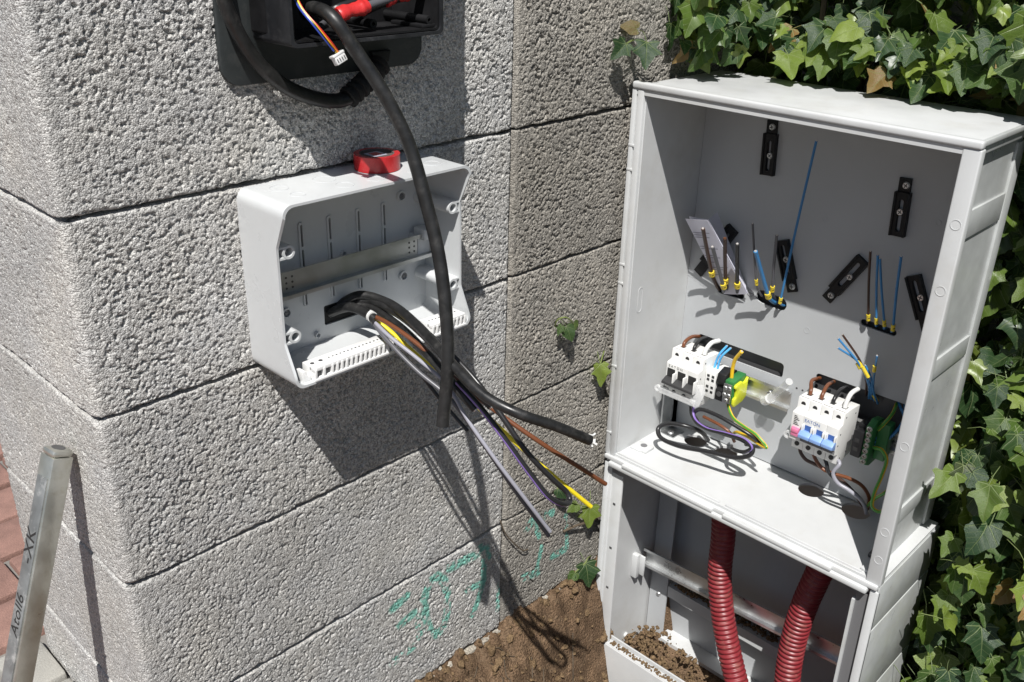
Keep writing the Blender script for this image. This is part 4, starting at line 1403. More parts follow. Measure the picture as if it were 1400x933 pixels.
# ================================================================ breakers
def breaker(y0, pitch, n, zc, name, label, kind):
    """modular breaker, y0 = left edge; depth measured from the rail towards -x"""
    xr = 0.9270
    wd = pitch * n
    root = thing(name, (xr, y0 - wd / 2, zc), label, 'circuit breaker')
    D1, D2, D3 = 0.046, 0.0445, 0.058
    prof = [(0.0, 0.0400), (0.030, 0.0425), (D1, 0.0425), (D1 + .001, 0.0250), (D3 - 0.001, 0.0225), (D3, 0.0215), (D3, -0.0215), (D3 - 0.001, -0.0225), (D2 + .001, -0.0260), (D2, -0.0425), (0.030, -0.0425), (0.0, -0.0380)]
    sides = []
    for k in range(n):
        M_ = basis((xr, y0 - k * pitch - 0.00015, zc), (-1, 0, 0), (0, 0, 1), (0, 1, 0))
        b_ = G().prism(prof, M_ @ Matrix.Translation((0, 0, -pitch + 0.0003)), pitch - 0.0003, b=0.0007, seg=2).build('module', 'breaker', root)
        yc = y0 - (k + 0.5) * pitch
        sides.append((b_, yc))
        for s in (1, -1):
            G().cyl((xr - D1 - 0.0006, yc, zc + s * 0.0335), (xr - D1 + 0.003, yc, zc + s * 0.0335), 0.0036, n=18).build('screw_hole', 'print_black', b_)
        # terminal mouth on the top
        G().box((xr - 0.034, yc - 0.0035, zc + 0.0420), (xr - 0.026, yc + 0.0035, zc + 0.0431)).build('terminal_mouth', 'dark_grey', b_)
        G().box((xr - 0.0435, yc - 0.0075, zc + 0.0424), (xr - 0.0428, yc + 0.0075, zc + 0.0429)).build('seam', 'dark_grey', b_)
    xf = xr - D3
    if kind == 'black':
        for b_, yc in sides:
            G().box((xf + 0.001, yc - 0.0072, zc - 0.0015), (xf - 0.0006, yc + 0.0072, zc + 0.0130)).build('toggle_window', 'print_black', b_)
            G().prism([(0, 0), (0.012, -0.004), (0.012, -0.008), (0, -0.0085)], basis((xf + 0.001, yc - pitch * 0.38, zc - 0.004), (-1, 0, 0), (0, 0, 1), (0, 1, 0)), pitch * 0.76, b=0.0006).build('toggle', 'toggle_black', b_)
            G().box((xf + 0.0005, yc - pitch * 0.44, zc - 0.012), (xf - 0.0105, yc - pitch * 0.56, zc + 0.010), b=0.0025).build('toggle_guard', 'breaker', b_)
        G().prism([(0, 0.002), (0.013, -0.004), (0.014, -0.008), (0, -0.0125)], basis((xf + 0.001, y0 - wd + 0.001, zc - 0.003), (-1, 0, 0), (0, 0, 1), (0, 1, 0)), wd - 0.002, b=0.0006).build('toggle_bar', 'toggle_black', root)
    else:
        for k, (b_, yc) in enumerate(sides):
            if k == 0:
                G().box((xf + 0.001, yc - 0.0060, zc - 0.0150), (xf - 0.0030, yc + 0.0060, zc - 0.0005), b=0.0012).box((xf, yc - 0.0055, zc - 0.0085), (xf - 0.0045, yc + 0.0055, zc - 0.0018), b=0.0012).build('test_button', 'button_pink', b_)
                continue
            G().box((xf + 0.001, yc - 0.0048, zc - 0.0010), (xf - 0.0005, yc + 0.0048, zc + 0.0085)).build('toggle_window', 'print_blue', b_)
            G().prism([(0, 0.001), (0.006, 0.002), (0.0125, -0.003), (0.0125, -0.008), (0, -0.0130)], basis((xf + 0.001, yc - pitch * 0.47, zc - 0.0010), (-1, 0, 0), (0, 0, 1), (0, 1, 0)), pitch * 0.94, b=0.0006).build('toggle', 'toggle_blue', b_)
            G().box((xf + 0.001, yc - pitch * 0.48, zc - 0.0195), (xf - 0.0008, yc + pitch * 0.48, zc - 0.0140)).build('label_field', 'breaker_grey', b_)
            for s in (-1, 1):
                G().box((xf + 0.0005, yc + s * (pitch * 0.5 - 0.0030), zc - 0.004), (xf - 0.0055, yc + s * (pitch * 0.5 - 0.0008), zc + 0.0095), b=0.0008).build('toggle_guard', 'breaker', b_)
    LMx = (0, -1, 0), (0, 0, 1), (-1, 0, 0)
    if kind == 'black':
        lettering('E A T O N', basis((xf - 0.00005, y0 - 0.004, zc + 0.0150), *LMx), 0.0060, 'print_black', root)
    else:
        lettering('EATON', basis((xf - 0.00005, y0 - pitch - 0.002, zc + 0.0130), *LMx), 0.0072, 'print_blue', root)
        for k in range(6):
            G().box((xf - 0.0003, y0 - 0.004, zc + 0.0175 - k * 0.0027), (xf + 0.0005, y0 - 0.004 - (0.0045 + 0.004 * ((k * 7) % 3) / 2), zc + 0.0163 - k * 0.0027)).build('print_line', 'print_black', root)
    for b_, yc in sides[(0 if kind == 'black' else 1):]:
        for k in range(2):
            G().box((xr - D1 - 0.0002, yc - 0.0035 + 0.001 * k, zc + 0.0275 - 0.0018 * k), (xr - D1 + 0.0008, yc + 0.0030, zc + 0.0268 - 0.0018 * k)).build('small_print', 'breaker_grey', b_)
    # vents and rivets on the outer right flank
    for (dx, dz_) in ((0.010, 0.030), (0.040, 0.034), (0.050, 0.010), (0.052, -0.008), (0.02, -0.03), (0.038, -0.034)):
        G().cyl((xr - dx, y0 - wd + 0.0002, zc + dz_), (xr - dx, y0 - wd - 0.0003, zc + dz_), 0.0013, n=10).build('rivet', 'dark_grey', root)
    return root


BL = breaker(-0.0660, 0.0200, 3, zr1, 'circuit_breaker', 'white three pole circuit breaker with black toggles, left in the cabinet', 'black')
BR = breaker(-0.2900, 0.0182, 4, zr2, 'residual_breaker', 'white breaker with blue toggles and pink test button, right in the cabinet', 'blue')
# clear sealing cover hanging off the left breaker
sc = thing('sealing_cover', (0.868, -0.10, zr1 - 0.03), 'clear plastic sealing cover hanging below the black toggles', 'cover')
G().box((0.868, -0.060, zr1 - 0.034), (0.862, -0.130, zr1 - 0.0235), b=0.0015).build('flap', 'clear_plastic', sc)
G().prism([(0, 0), (0.016, 0.005), (0.020, -0.010), (0.013, -0.034), (0.006, -0.040), (-0.003, -0.030)], basis((0.8665, -0.122, zr1 + 0.002), (0.25, -1, 0), (0, 0, 1), (-1, -0.25, 0)), 0.0025, b=0.0006).build('side_tab', 'clear_plastic', sc)
G().ring((0.866, -0.057, zr1 - 0.027), (0.862, -0.057, zr1 - 0.027), 0.0055, 0.0028).build('seal_eye', 'clear_plastic', sc)
sc = thing('sealing_eye', (0.868, -0.288, zr2 - 0.02), 'clear plastic sealing eye beside the pink test button', 'cover')
G().ring((0.876, -0.2865, zr2 - 0.020), (0.871, -0.2865, zr2 - 0.020), 0.0062, 0.0034).box((0.877, -0.2905, zr2 - 0.019), (0.871, -0.2915, zr2 + 0.004)).build('ring', 'clear_plastic', sc)

# terminals beside the left breaker
tb = thing('terminal_block', (0.90, -0.138, zr1), 'small white terminal block next to the black toggles', 'terminal')
tw = G().box((0.926, -0.1270, zr1 - 0.023), (0.889, -0.1460, zr1 + 0.023), b=0.001).build('body', 'breaker', tb)
for z in (0.015, 0.0085, -0.004, -0.012):
    for y in (-0.1325, -0.1410):
        G().box((0.8884, y - 0.0022, zr1 + z - 0.002), (0.8896, y + 0.0022, zr1 + z + 0.002)).build('wire_port', 'print_black', tw)
nb = thing('neutral_block', (0.90, -0.155, zr1), 'black plastic terminal between the white block and the earth terminal', 'terminal')
G().prism([(0, -0.022), (0.036, -0.022), (0.036, -0.004), (0.030, 0.002), (0.038, 0.010), (0.034, 0.024), (0.018, 0.030), (0, 0.022)], basis((0.926, -0.1620, zr1), (-1, 0, 0), (0, 0, 1), (0, 1, 0)), 0.0150, b=0.0012).build('body', 'black_plastic', nb)
G().cyl((0.8885, -0.1545, zr1 - 0.010), (0.892, -0.1545, zr1 - 0.010), 0.0042, n=14).build('screw', 'dark_grey', nb)
et = thing('earth_terminal', (0.90, -0.173, zr1), 'bright yellow and green earth terminal with silver clamp screws', 'terminal')
G().prism([(0, -0.016), (0.010, -0.022), (0.034, -0.024), (0.0365, -0.019), (0.0365, -0.010), (0.031, -0.008), (0.031, 0.006), (0.0355, 0.008), (0.0355, 0.012), (0.033, 0.014), (0.018, 0.016), (0.014, 0.011), (0.006, 0.012), (0.0, 0.018)], basis((0.926, -0.1825, zr1), (-1, 0, 0), (0, 0, 1), (0, 1, 0)), 0.0045, b=0.0008).build('side_plate', 'terminal_yellow', et)
G().prism([(0, -0.020), (0.034, -0.022), (0.036, 0.018), (0.0, 0.022)], basis((0.926, -0.1778, zr1), (-1, 0, 0), (0, 0, 1), (0, 1, 0)), 0.0150, b=0.0008).build('body', 'terminal_green', et)
G().box((0.888, -0.164, zr1 - 0.018), (0.884, -0.1775, zr1 + 0.015), b=0.0012).build('clamp_plate', 'zinc', et)
for (y, z) in ((-0.1675, 0.008), (-0.1745, 0.009), (-0.1670, -0.004), (-0.1745, -0.0035), (-0.171, -0.013)):
    place('screw', screw, et, basis((0.8845, y, zr1 + z), (0, 1, 0.3), Vector((-1, 0, 0)).cross(Vector((0, 1, 0.3))), (-1, 0, 0)) @ Matrix.Scale(0.72, 4))
# terminals right of the right breaker
kb = thing('neutral_block', (0.90, -0.383, zr2), 'black two hole terminal beside the blue toggles', 'terminal')
k1 = G().box((0.926, -0.3760, zr2 - 0.022), (0.888, -0.3905, zr2 + 0.020), b=0.0015).box((0.900, -0.3765, zr2 + 0.018), (0.926, -0.390, zr2 + 0.027), b=0.0015).build('body', 'black_plastic', kb)
for z in (0.002, -0.012):
    G().box((0.8874, -0.3800, zr2 + z), (0.889, -0.3865, zr2 + z + 0.006)).build('wire_port', 'print_black', k1)
gb = thing('earth_bar', (0.90, -0.397, zr2), 'dark green earth bar with a row of steel screws', 'terminal')
G().prism([(0, -0.034), (0.022, -0.036), (0.034, -0.030), (0.034, 0.030), (0.020, 0.038), (0.0, 0.034)], basis((0.926, -0.4010, zr2), (-1, 0, 0), (0, 0, 1), (0, 1, 0)), 0.0100, b=0.001).build('body', 'terminal_green', gb)
G().prism([(0, -0.024), (0.018, -0.024), (0.018, 0.034), (0.0, 0.034)], basis((0.926, -0.4180, zr2), (-1, 0, 0), (0, 0, 1), (0, 1, 0)), 0.0160, b=0.001).build('rear_body', 'terminal_green', gb)
for k in range(7):
    place('screw', screw, gb, basis((0.892, -0.396, zr2 - 0.026 + k * 0.0088), (0, 1, 0.2 * k), Vector((-1, 0, 0)).cross(Vector((0, 1, 0.2 * k))), (-1, 0, 0)) @ Matrix.Scale(0.80, 4))


# ================================================================ wires in the cabinet
def wire(name, label, pts, r, m, group=None, **k):
    return cable(name, label, 'wire', pts, r, [m] if isinstance(m, str) else m, group=group, **k)


bt = zr1 + 0.0425
# stubs on top of the left breaker, bent back into the slot
for k, (m, lab) in enumerate((('wire_brown', 'brown stub wire on the breaker with black toggles'), ('wire_black', 'black stub wire on the breaker with black toggles'), ('wire_white', 'thick white stub wire on the breaker with black toggles'))):
    y = -0.0660 - 0.02 * (k + 0.5)
    e = [(0.9500, -0.0717, -0.3817), (0.9480, -0.0869, -0.3786), (0.9250, -0.1223, -0.3645)][k]
    wire('stub_wire', lab, [(0.897, y, bt - 0.006), (0.898, y, bt + 0.006), ((0.898 + e[0]) / 2 - 0.004, (y + e[1]) / 2, (bt + 0.006 + e[2]) / 2 + 0.006), e], 0.0030 if k < 2 else 0.0036, m, ends=None if k < 2 else (1,))
wire('blue_stub', 'pair of light blue wires rising from the white terminal block, left one', [(0.9050, -0.1305, -0.4093), (0.9050, -0.1343, -0.3872), (0.9050, -0.1382, -0.3756), (0.9120, -0.1451, -0.3614)], 0.0019, 'wire_sky', ends=(1,))
wire('blue_stub', 'pair of light blue wires rising from the white terminal block, right one', [(0.9050, -0.1372, -0.4081), (0.9050, -0.1397, -0.3866), (0.9050, -0.1436, -0.3762), (0.9120, -0.1520, -0.3629)], 0.0019, 'wire_sky', ends=(1,))
wire('yellow_stub', 'amber yellow wire bent over the top of the earth terminal', [(0.9020, -0.1660, -0.4080), (0.9020, -0.1657, -0.3876), (0.9000, -0.1689, -0.3731), (0.8960, -0.1803, -0.3540)], 0.0030, 'wire_amber', ends=(1,))
# earth wire down to the shelf
wire('earth_lead', 'yellow and green wire looping from the earth terminal to the shelf', [(0.9050, -0.1619, -0.4405), (0.8950, -0.1714, -0.4528), (0.8850, -0.1885, -0.4630), (0.8780, -0.2129, -0.4657), (0.8760, -0.2339, -0.4689), (0.8740, -0.2502, -0.4766), (0.8720, -0.2570, -0.4805), (0.8760, -0.2476, -0.4837),
      (0.8880, -0.2190, -0.4868), (0.9050, -0.1874, -0.4966), (0.9300, -0.1646, -0.5234)], 0.0026, ['wire_amber', 'wire_green'], stripe=((0, 1, 5, 6), 1), n=10)
# black loops lying on the shelf
wire('black_loop', 'black cable loop lying on the shelf below the black toggles', [(0.8850, -0.1103, -0.4735), (0.8800, -0.1163, -0.4827), (0.8700, -0.1366, -0.4892), (0.8620, -0.1819, -0.4828), (0.8580, -0.2229, -0.4766), (0.8560, -0.2427, -0.4813), (0.8520, -0.2428, -0.4912), (0.8480, -0.2239, -0.5032),
      (0.8420, -0.1786, -0.5105), (0.8360, -0.1218, -0.5210), (0.8380, -0.0873, -0.5204), (0.8460, -0.0776, -0.5126), (0.8540, -0.0855, -0.5043), (0.8620, -0.1150, -0.4978), (0.8800, -0.1350, -0.5075), (0.9150, -0.1314, -0.5399)], 0.0036, 'wire_black')
wire('purple_loop', 'purple striped black wire looped on the shelf', [(0.8900, -0.1148, -0.4682), (0.8760, -0.1194, -0.4745), (0.8680, -0.1302, -0.4831), (0.8600, -0.1565, -0.4849), (0.8550, -0.1987, -0.4755), (0.8510, -0.2328, -0.4707), (0.8490, -0.2437, -0.4767), (0.8500, -0.2336, -0.4893), (0.8580, -0.2106, -0.4990), (0.9000, -0.1833, -0.5220)], 0.0030, ['wire_black', 'wire_purple'], stripe=((0, 1, 2, 3), 1), n=10)
wire('black_bight', 'thick black wire arching over the loop on the shelf', [(0.9000, -0.1152, -0.5032), (0.8820, -0.1178, -0.4828), (0.8720, -0.1361, -0.4635), (0.8680, -0.1682, -0.4594), (0.8700, -0.2008, -0.4650), (0.8760, -0.2310, -0.4753), (0.8900, -0.2406, -0.4926), (0.9300, -0.1927, -0.5277)], 0.0032, 'wire_black')
wire('brown_tail', 'short brown wire under the looped black wires', [(0.9050, -0.1236, -0.4948), (0.9000, -0.1407, -0.4926), (0.8980, -0.1601, -0.4932), (0.9000, -0.1775, -0.5001), (0.9100, -0.1820, -0.5186)], 0.0026, 'wire_brown')

# stubs on the right breaker
for k, (m, lab) in enumerate((('wire_brown', 'brown stub wire crooked over the pink button module'), ('wire_brown', 'brown stub wire second from the pink button module'), ('wire_black', 'black stub wire on the breaker with blue toggles'), ('wire_white', 'thick white stub wire on the breaker with blue toggles'))):
    y = -0.2900 - 0.0182 * (k + 0.5)
    e = [(0.9460, -0.2880, -0.3764), (0.9440, -0.3109, -0.3732), (0.9440, -0.3319, -0.3738), (0.9250, -0.3558, -0.3613)][k]
    wire('stub_wire', lab, [(0.897, y, bt - 0.006), (0.8975, y, bt + 0.006), ((0.898 + e[0]) / 2 - 0.006, (y + e[1]) / 2 + (0.004 if k == 0 else 0), (bt + 0.006 + e[2]) / 2 + 0.006), e], 0.0028 if k < 3 else 0.0034, m, ends=None if k < 3 else (1,))
# cable ties of the stubs (thin dark wires running sideways)
# wires out of the bottom of the right breaker
wb = zr2 - 0.0425
for k, (m, lab, pts) in enumerate((
        ('wire_dark_brown', 'dark brown wire from the pink button module to the shelf opening', [(0.895, -0.299, wb + 0.004), (0.8900, -0.3024, -0.4744), (0.8880, -0.3133, -0.4827), (0.8900, -0.3259, -0.4855), (0.9020, -0.3377, -0.4943), (0.9150, -0.3593, -0.5080), (0.9200, -0.3804, -0.5222), (0.9350, -0.3943, -0.5485)]),
        ('wire_brown', 'brown wire from the blue toggles to the shelf opening', [(0.893, -0.317, wb + 0.004), (0.8900, -0.3294, -0.4788), (0.8880, -0.3436, -0.4866), (0.8920, -0.3583, -0.4892), (0.9050, -0.3757, -0.4944), (0.9150, -0.3931, -0.5034), (0.9250, -0.4035, -0.5236), (0.9350, -0.4016, -0.5502)]),
        ('wire_black', 'black wire from the blue toggles to the shelf opening', [(0.893, -0.335, wb + 0.004), (0.8880, -0.3463, -0.4753), (0.8860, -0.3528, -0.4865), (0.8900, -0.3701, -0.4979), (0.9000, -0.3903, -0.5106), (0.9150, -0.4005, -0.5306), (0.9300, -0.4017, -0.5503)]),
        ('wire_grey', 'grey wire from the blue toggles to the shelf opening', [(0.893, -0.353, wb + 0.004), (0.8820, -0.3677, -0.4628), (0.8780, -0.3626, -0.4796), (0.8800, -0.3708, -0.4930), (0.8840, -0.3871, -0.4996), (0.8900, -0.4017, -0.5092), (0.9050, -0.4070, -0.5277), (0.9200, -0.4060, -0.5484)]))):
    wire('breaker_lead', lab, pts, 0.0028, m)
# blue and green wires right
for k in range(3):
    o_ = k * 5
    wire('blue_lead', ['topmost', 'middle', 'lowest'][k] + ' of three blue wires curving from the opening to the green earth bar', [Vector((0.9520, -0.4219, -0.3737)) + Vector((0, 0.010 * k - 0.004, 0)), (0.9300, -0.4265, -0.3858), Vector((0.9180, -0.4210, -0.4058)) + Vector((0, 0.003 * k, -0.005 * k)), Vector((0.9120, -0.4110, -0.4173)) + Vector((0, 0.002 * k, -0.006 * k)), Vector((0.9100, -0.4001, -0.4176)) + Vector((0, 0, -0.006 * k))],
         0.0021, 'wire_blue')
wire('green_lead', 'yellow and green wire arching up behind the earth bar', [(0.9080, -0.4014, -0.4030), (0.9080, -0.4092, -0.3879), (0.9220, -0.4116, -0.3782), (0.9500, -0.4049, -0.3751)], 0.0024, ['wire_green', 'wire_amber'], stripe=((0, 1, 5, 6), 1), n=10)
wire('green_loop', 'yellow and green wire hanging in a loop from the earth bar to the shelf', [(0.9000, -0.4044, -0.4272), (0.8930, -0.4186, -0.4227), (0.8880, -0.4288, -0.4303), (0.8840, -0.4285, -0.4576), (0.8780, -0.4259, -0.4854), (0.8740, -0.4292, -0.5041), (0.8720, -0.4411, -0.5046), (0.8740, -0.4489, -0.4893), (0.8800, -0.4462, -0.4630), (0.8900, -0.4401, -0.4440), (0.9050, -0.4391, -0.4354), (0.9200, -0.4421, -0.4309)], 0.0026, ['wire_green', 'wire_amber'], stripe=((0, 1, 5, 6), 1), n=10)
wire('green_tail', 'short yellow and green wire crossing the loop near the shelf opening', [(0.9250, -0.4025, -0.5422), (0.9050, -0.4208, -0.5068), (0.9000, -0.4344, -0.4866), (0.9200, -0.4379, -0.4731)], 0.0024, ['wire_green', 'wire_amber'], stripe=((0, 1, 5, 6), 1), n=10)
# sprig of thin wires standing out of the right opening
sp = thing('wire_sprig', (0.9450, -0.3696, -0.3728), 'bundle of thin blue and brown wires with yellow markers above the right opening', 'wire')
for m, pts in (('wire_blue', [(0.9500, -0.3646, -0.3826), (0.9250, -0.3704, -0.3510), (0.9050, -0.3601, -0.3154), (0.8850, -0.3304, -0.2775)]), ('wire_blue', [(0.9500, -0.3680, -0.3825), (0.9250, -0.3724, -0.3502), (0.9050, -0.3560, -0.3112), (0.8850, -0.3328, -0.2912)]),
               ('wire_dark_brown', [(0.9500, -0.3594, -0.3786), (0.9250, -0.3646, -0.3438), (0.9050, -0.3589, -0.3090), (0.8850, -0.3355, -0.2702)]), ('wire_blue', [(0.9500, -0.3725, -0.3831), (0.9250, -0.3758, -0.3454), (0.9100, -0.3793, -0.3158), (0.9000, -0.3823, -0.2911)]), ('wire_blue', [(0.9500, -0.3786, -0.3856), (0.9300, -0.3761, -0.3588), (0.9200, -0.3716, -0.3336), (0.9150, -0.3633, -0.3177)])):
    a = G().tube(pts, 0.0016, n=8).build('wire', m, sp)
    P = spline(pts)
    G().cyl(P[-1], P[-1] + (P[-1] - P[-2]).normalized() * 0.0015, 0.0011, n=8).build('copper_end', 'tinned', a)
for a, b in (((0.9040, -0.3558, -0.3075), (0.9070, -0.3617, -0.3178)), ((0.9080, -0.3624, -0.3179), (0.9130, -0.3714, -0.3324)), ((0.9110, -0.3785, -0.3199), (0.9070, -0.3793, -0.3091)), ((0.9400, -0.3735, -0.3695), (0.9480, -0.3774, -0.3805)), ((0.9050, -0.3554, -0.3137), (0.9080, -0.3597, -0.3212))):
    G().cyl(a, b, 0.0027, n=12).build('marker_sleeve', 'ferrule', sp)

# marked wires standing out of the three panel slots
MG = 'marked wires standing out of the mounting panel'
xs, xm, xt = 0.948, 0.925, 0.880
marked = [
    ('wire_dark_brown', 'brown marked wire in front of the folded leaflet, the one leaning on its top', (0.9480, -0.0987, -0.2901), (0.9220, -0.0963, -0.2568), (0.8700, -0.1038, -0.1708), 0.0030),
    ('wire_slate', 'dark grey marked wire in front of the folded leaflet, the shortest there', (0.9480, -0.1070, -0.2914), (0.9150, -0.1236, -0.2677), (0.8650, -0.1265, -0.1922), 0.0029),
    ('wire_dark_brown', 'upright brown marked wire at the lower edge of the folded leaflet', (0.9480, -0.1173, -0.2883), (0.9200, -0.1233, -0.2606), (0.8780, -0.1376, -0.1788), 0.0029),
    ('wire_black', 'black marked wire standing right of the folded leaflet', (0.9480, -0.1333, -0.2884), (0.9220, -0.1432, -0.2626), (0.8850, -0.1552, -0.1849), 0.0030),
    ('wire_slate', 'thin grey marked wire standing left of the short blue one', (0.9480, -0.1734, -0.2788), (0.9280, -0.1711, -0.2513), (0.8930, -0.1710, -0.1516), 0.0017),
    ('wire_blue', 'short thick blue marked wire leaning towards the leaflet', (0.9480, -0.1967, -0.2826), (0.9200, -0.1975, -0.2626), (0.8700, -0.1943, -0.1823), 0.0030),
    ('wire_slate', 'grey marked wire rising between two blue ones', (0.9480, -0.1958, -0.2768), (0.9280, -0.1988, -0.2538), (0.8950, -0.2102, -0.1598), 0.0022),
    ('wire_blue', 'very long thin blue marked wire reaching up the panel', (0.9480, -0.2117, -0.2828), (0.9300, -0.2135, -0.2688), (0.8850, -0.2518, -0.0161), 0.0018),
    ('wire_dark_brown', 'brown marked wire in the row of four beside the blue ones', (0.9480, -0.3417, -0.2694), (0.9320, -0.3474, -0.2538), (0.9000, -0.3455, -0.1494), 0.0018),
    ('wire_blue', 'straight blue marked wire next to the brown one in the row of four', (0.9480, -0.3548, -0.2697), (0.9320, -0.3595, -0.2555), (0.9000, -0.3562, -0.1517), 0.0017),
    ('wire_blue', 'slightly leaning blue marked wire in the middle of the row of four', (0.9480, -0.3667, -0.2703), (0.9320, -0.3710, -0.2551), (0.9020, -0.3592, -0.1565), 0.0017),
    ('wire_blue', 'separate blue marked wire at the end of the row of four', (0.9480, -0.3773, -0.2701), (0.9280, -0.3855, -0.2558), (0.9000, -0.3868, -0.1455), 0.0019)]
for m, lab, s_, mk, tip, r in marked:
    o = thing('marked_wire', s_, lab, 'wire')
    s_, mk, tip = Vector(s_), Vector(mk), Vector(tip)
    u = (tip - mk).normalized()
    bend = 0.0015 if r < 0.0025 else 0.001
    pts = [s_ + Vector((0.012, 0, 0)), s_, mk - u * 0.004, mk, mk.lerp(tip, 0.5) + Vector((bend, bend, 0)), tip]
    w_ = G().tube(pts, r, n=12).build('insulation', m, o)
    G().cyl(tip - u * 0.0005, tip + u * 0.0012, r * 0.62, n=10).build('conductor', 'copper' if lab.startswith('upright') else 'tinned', w_)
    sl = G().ring(mk - u * 0.005, mk + u * 0.005, r * 1.55, r * 0.95, 18).build('marker_sleeve', 'ferrule', o)
    side = Vector((-0.62, -0.70, 0.35))
    side = (side - u * side.dot(u)).normalized()
    G().box((-0.0005, -0.0016, r * 1.53), (0.0006, 0.0016, r * 1.60), M=basis(mk, u, side.cross(u), side)).build('print', 'print_black', sl)

# folded leaflet tucked behind the wires
lf = thing('leaflet', (0.9400, -0.1402, -0.2829), 'folded white paper leaflet tucked behind the wires on the panel', 'paper')
A, B_, C_, D_ = [Vector(p) for p in ((0.8930, -0.0566, -0.1711), (0.8840, -0.1009, -0.1610), (0.9340, -0.1547, -0.2769), (0.9400, -0.1121, -0.2914))]
E_, F_ = Vector((0.9280, -0.0900, -0.1601)), Vector((0.9420, -0.1472, -0.2680))
A2 = Vector((0.9000, -0.0569, -0.1691))


def sheet(q, name, mt, off=0.0):
    a, b, c, d = q
    n = (b - a).cross(d - a).normalized()
    if n.x > 0:
        n = -n
    g = G()
    k = 8
    vs, fs = [], []
    for s in (0, 1):
        for i in range(k + 1):
            for j in range(k + 1):
                u_, v_ = i / k, j / k
                p = a.lerp(b, u_).lerp(d.lerp(c, u_), v_)
                vs.append(p + n * (off + 0.0004 * s + 0.0022 * math.sin(u_ * 3.1) * math.sin(v_ * 2.2 + .4)))
    m_ = (k + 1) ** 2
    for i in range(k):
        for j in range(k):
            e = i * (k + 1) + j
            fs.append((e, e + 1, e + k + 2, e + k + 1))
            fs.append((m_ + e + k + 1, m_ + e + k + 2, m_ + e + 1, m_ + e))
    ring_ = [i * (k + 1) for i in range(k + 1)] + [k * (k + 1) + j for j in range(1, k + 1)] + [i * (k + 1) + k for i in range(k - 1, -1, -1)] + [j for j in range(k - 1, 0, -1)]
    for x, y in zip(ring_, ring_[1:] + ring_[:1]):
        fs.append((x, y, m_ + y, m_ + x))
    o = g.add(vs, fs).build(name, mt, lf)
    return o, n


pg, nn = sheet((A, B_, C_, D_), 'page', 'paper')
sheet((A2 + Vector((0.002, 0, 0)), B_ + Vector((0.003, 0, 0.001)), C_ + Vector((0.004, 0, 0)), D_ + Vector((0.004, 0, 0))), 'inner_page', 'paper')
sheet((B_ + Vector((0.001, -0.0008, 0)), E_, F_, C_ + Vector((0.001, -0.0008, 0))), 'back_page', 'paper')
for k, v_ in enumerate((0.16, 0.19, 0.22, 0.34, 0.37, 0.46, 0.49, 0.55, 0.62, 0.65, 0.72)):
    u0, u1 = 0.10, (0.85, 0.6, 0.75, 0.45)[k % 4]
    q = [A.lerp(B_, u).lerp(D_.lerp(C_, u), v) for u, v in ((u0, v_), (u1, v_), (u1, v_ + 0.008), (u0, v_ + 0.008))]
    g = G().add([p + nn * 0.0032 for p in q] + [p + nn * 0.0029 for p in q], [(0, 1, 2, 3), (7, 6, 5, 4)]).build('print_line', 'paper_print', pg)

# ================================================================ corrugated conduits in the lower compartment
for lab, pts, r in (('red corrugated conduit, the straight one nearer the wall side', [(0.8680, -0.2023, -0.6097), (0.8680, -0.2084, -0.6638), (0.8680, -0.2122, -0.7431), (0.8660, -0.2292, -0.8163), (0.8620, -0.2532, -0.8776), (0.8560, -0.2847, -0.9413), (0.8500, -0.3223, -1.0174)], 0.0200),
                    ('red corrugated conduit, the slanting one nearer the outer side', [(0.8720, -0.3804, -0.5943), (0.8700, -0.3753, -0.6406), (0.8680, -0.3631, -0.7126), (0.8660, -0.3572, -0.7838), (0.8620, -0.3592, -0.8451), (0.8580, -0.3687, -0.9220), (0.8500, -0.3848, -1.0016)], 0.0205)):
    P = spline(pts, 10)
    # resample evenly so that the corrugation is regular
    L_ = [0]
    for a, b in zip(P[:-1], P[1:]):
        L_.append(L_[-1] + (b - a).length)
    pitch = 0.0086
    Q, rad = [], []
    for k in range(int(L_[-1] / pitch * 8)):
        s = k * pitch / 8
        i = max(j for j in range(len(L_)) if L_[j] <= s)
        i = min(i, len(P) - 2)
        Q.append(P[i].lerp(P[i + 1], (s - L_[i]) / (L_[i + 1] - L_[i])))
        rad.append(r * (0.0, 0.94, 0.99, 1.0, 1.0, 0.99, 0.94, 0.86)[k % 8] if k % 8 else r * 0.86)
    tag(G().tube(Q, r, n=26, raw=True, rfun=lambda s, i: rad[i]).build('conduit', 'conduit', None, angle=60), lab, 'conduit')
    

# soil fallen into the cabinet
sl = G()
for k in range(1700):
    t = random.random()
    if t < 0.42:
        x, y = XF + 0.024 + random.random() * 0.10, random.uniform(-0.30, -0.035)
        z = -1.02 + 0.055 * math.exp(-((y + 0.10) / 0.07) ** 2) + random.uniform(-0.01, 0.008)
        r = 0.0015 + 0.0055 * random.random() ** 2.5
    elif t < 0.62:
        x, y, z = random.uniform(XB - 0.032, XB - 0.010), random.uniform(-0.29, -0.075), -0.8985
        r = 0.0015 + 0.004 * random.random() ** 2
        z += random.random() * 0.010
    elif t < 0.78:
        x, y, z = XF + random.uniform(0.004, 0.014), random.uniform(-0.40, -0.024), -0.9440
        r = 0.0012 + 0.0022 * random.random()
    else:
        x, y = XF + random.uniform(0.001, 0.022), YL - 0.012 - random.random() * 0.020
        z = -0.942 + random.random() ** 1.5 * 0.032 * (1 - (YL - 0.012 - y) / 0.03)
        r = 0.002 + 0.003 * random.random()
    pebble(sl, (x, y, z), r)
tag(sl.build('fallen_soil', 'soil_clump', None, angle=20), 'brown soil crumbs fallen into the bottom of the cabinet', 'soil', kind='stuff')
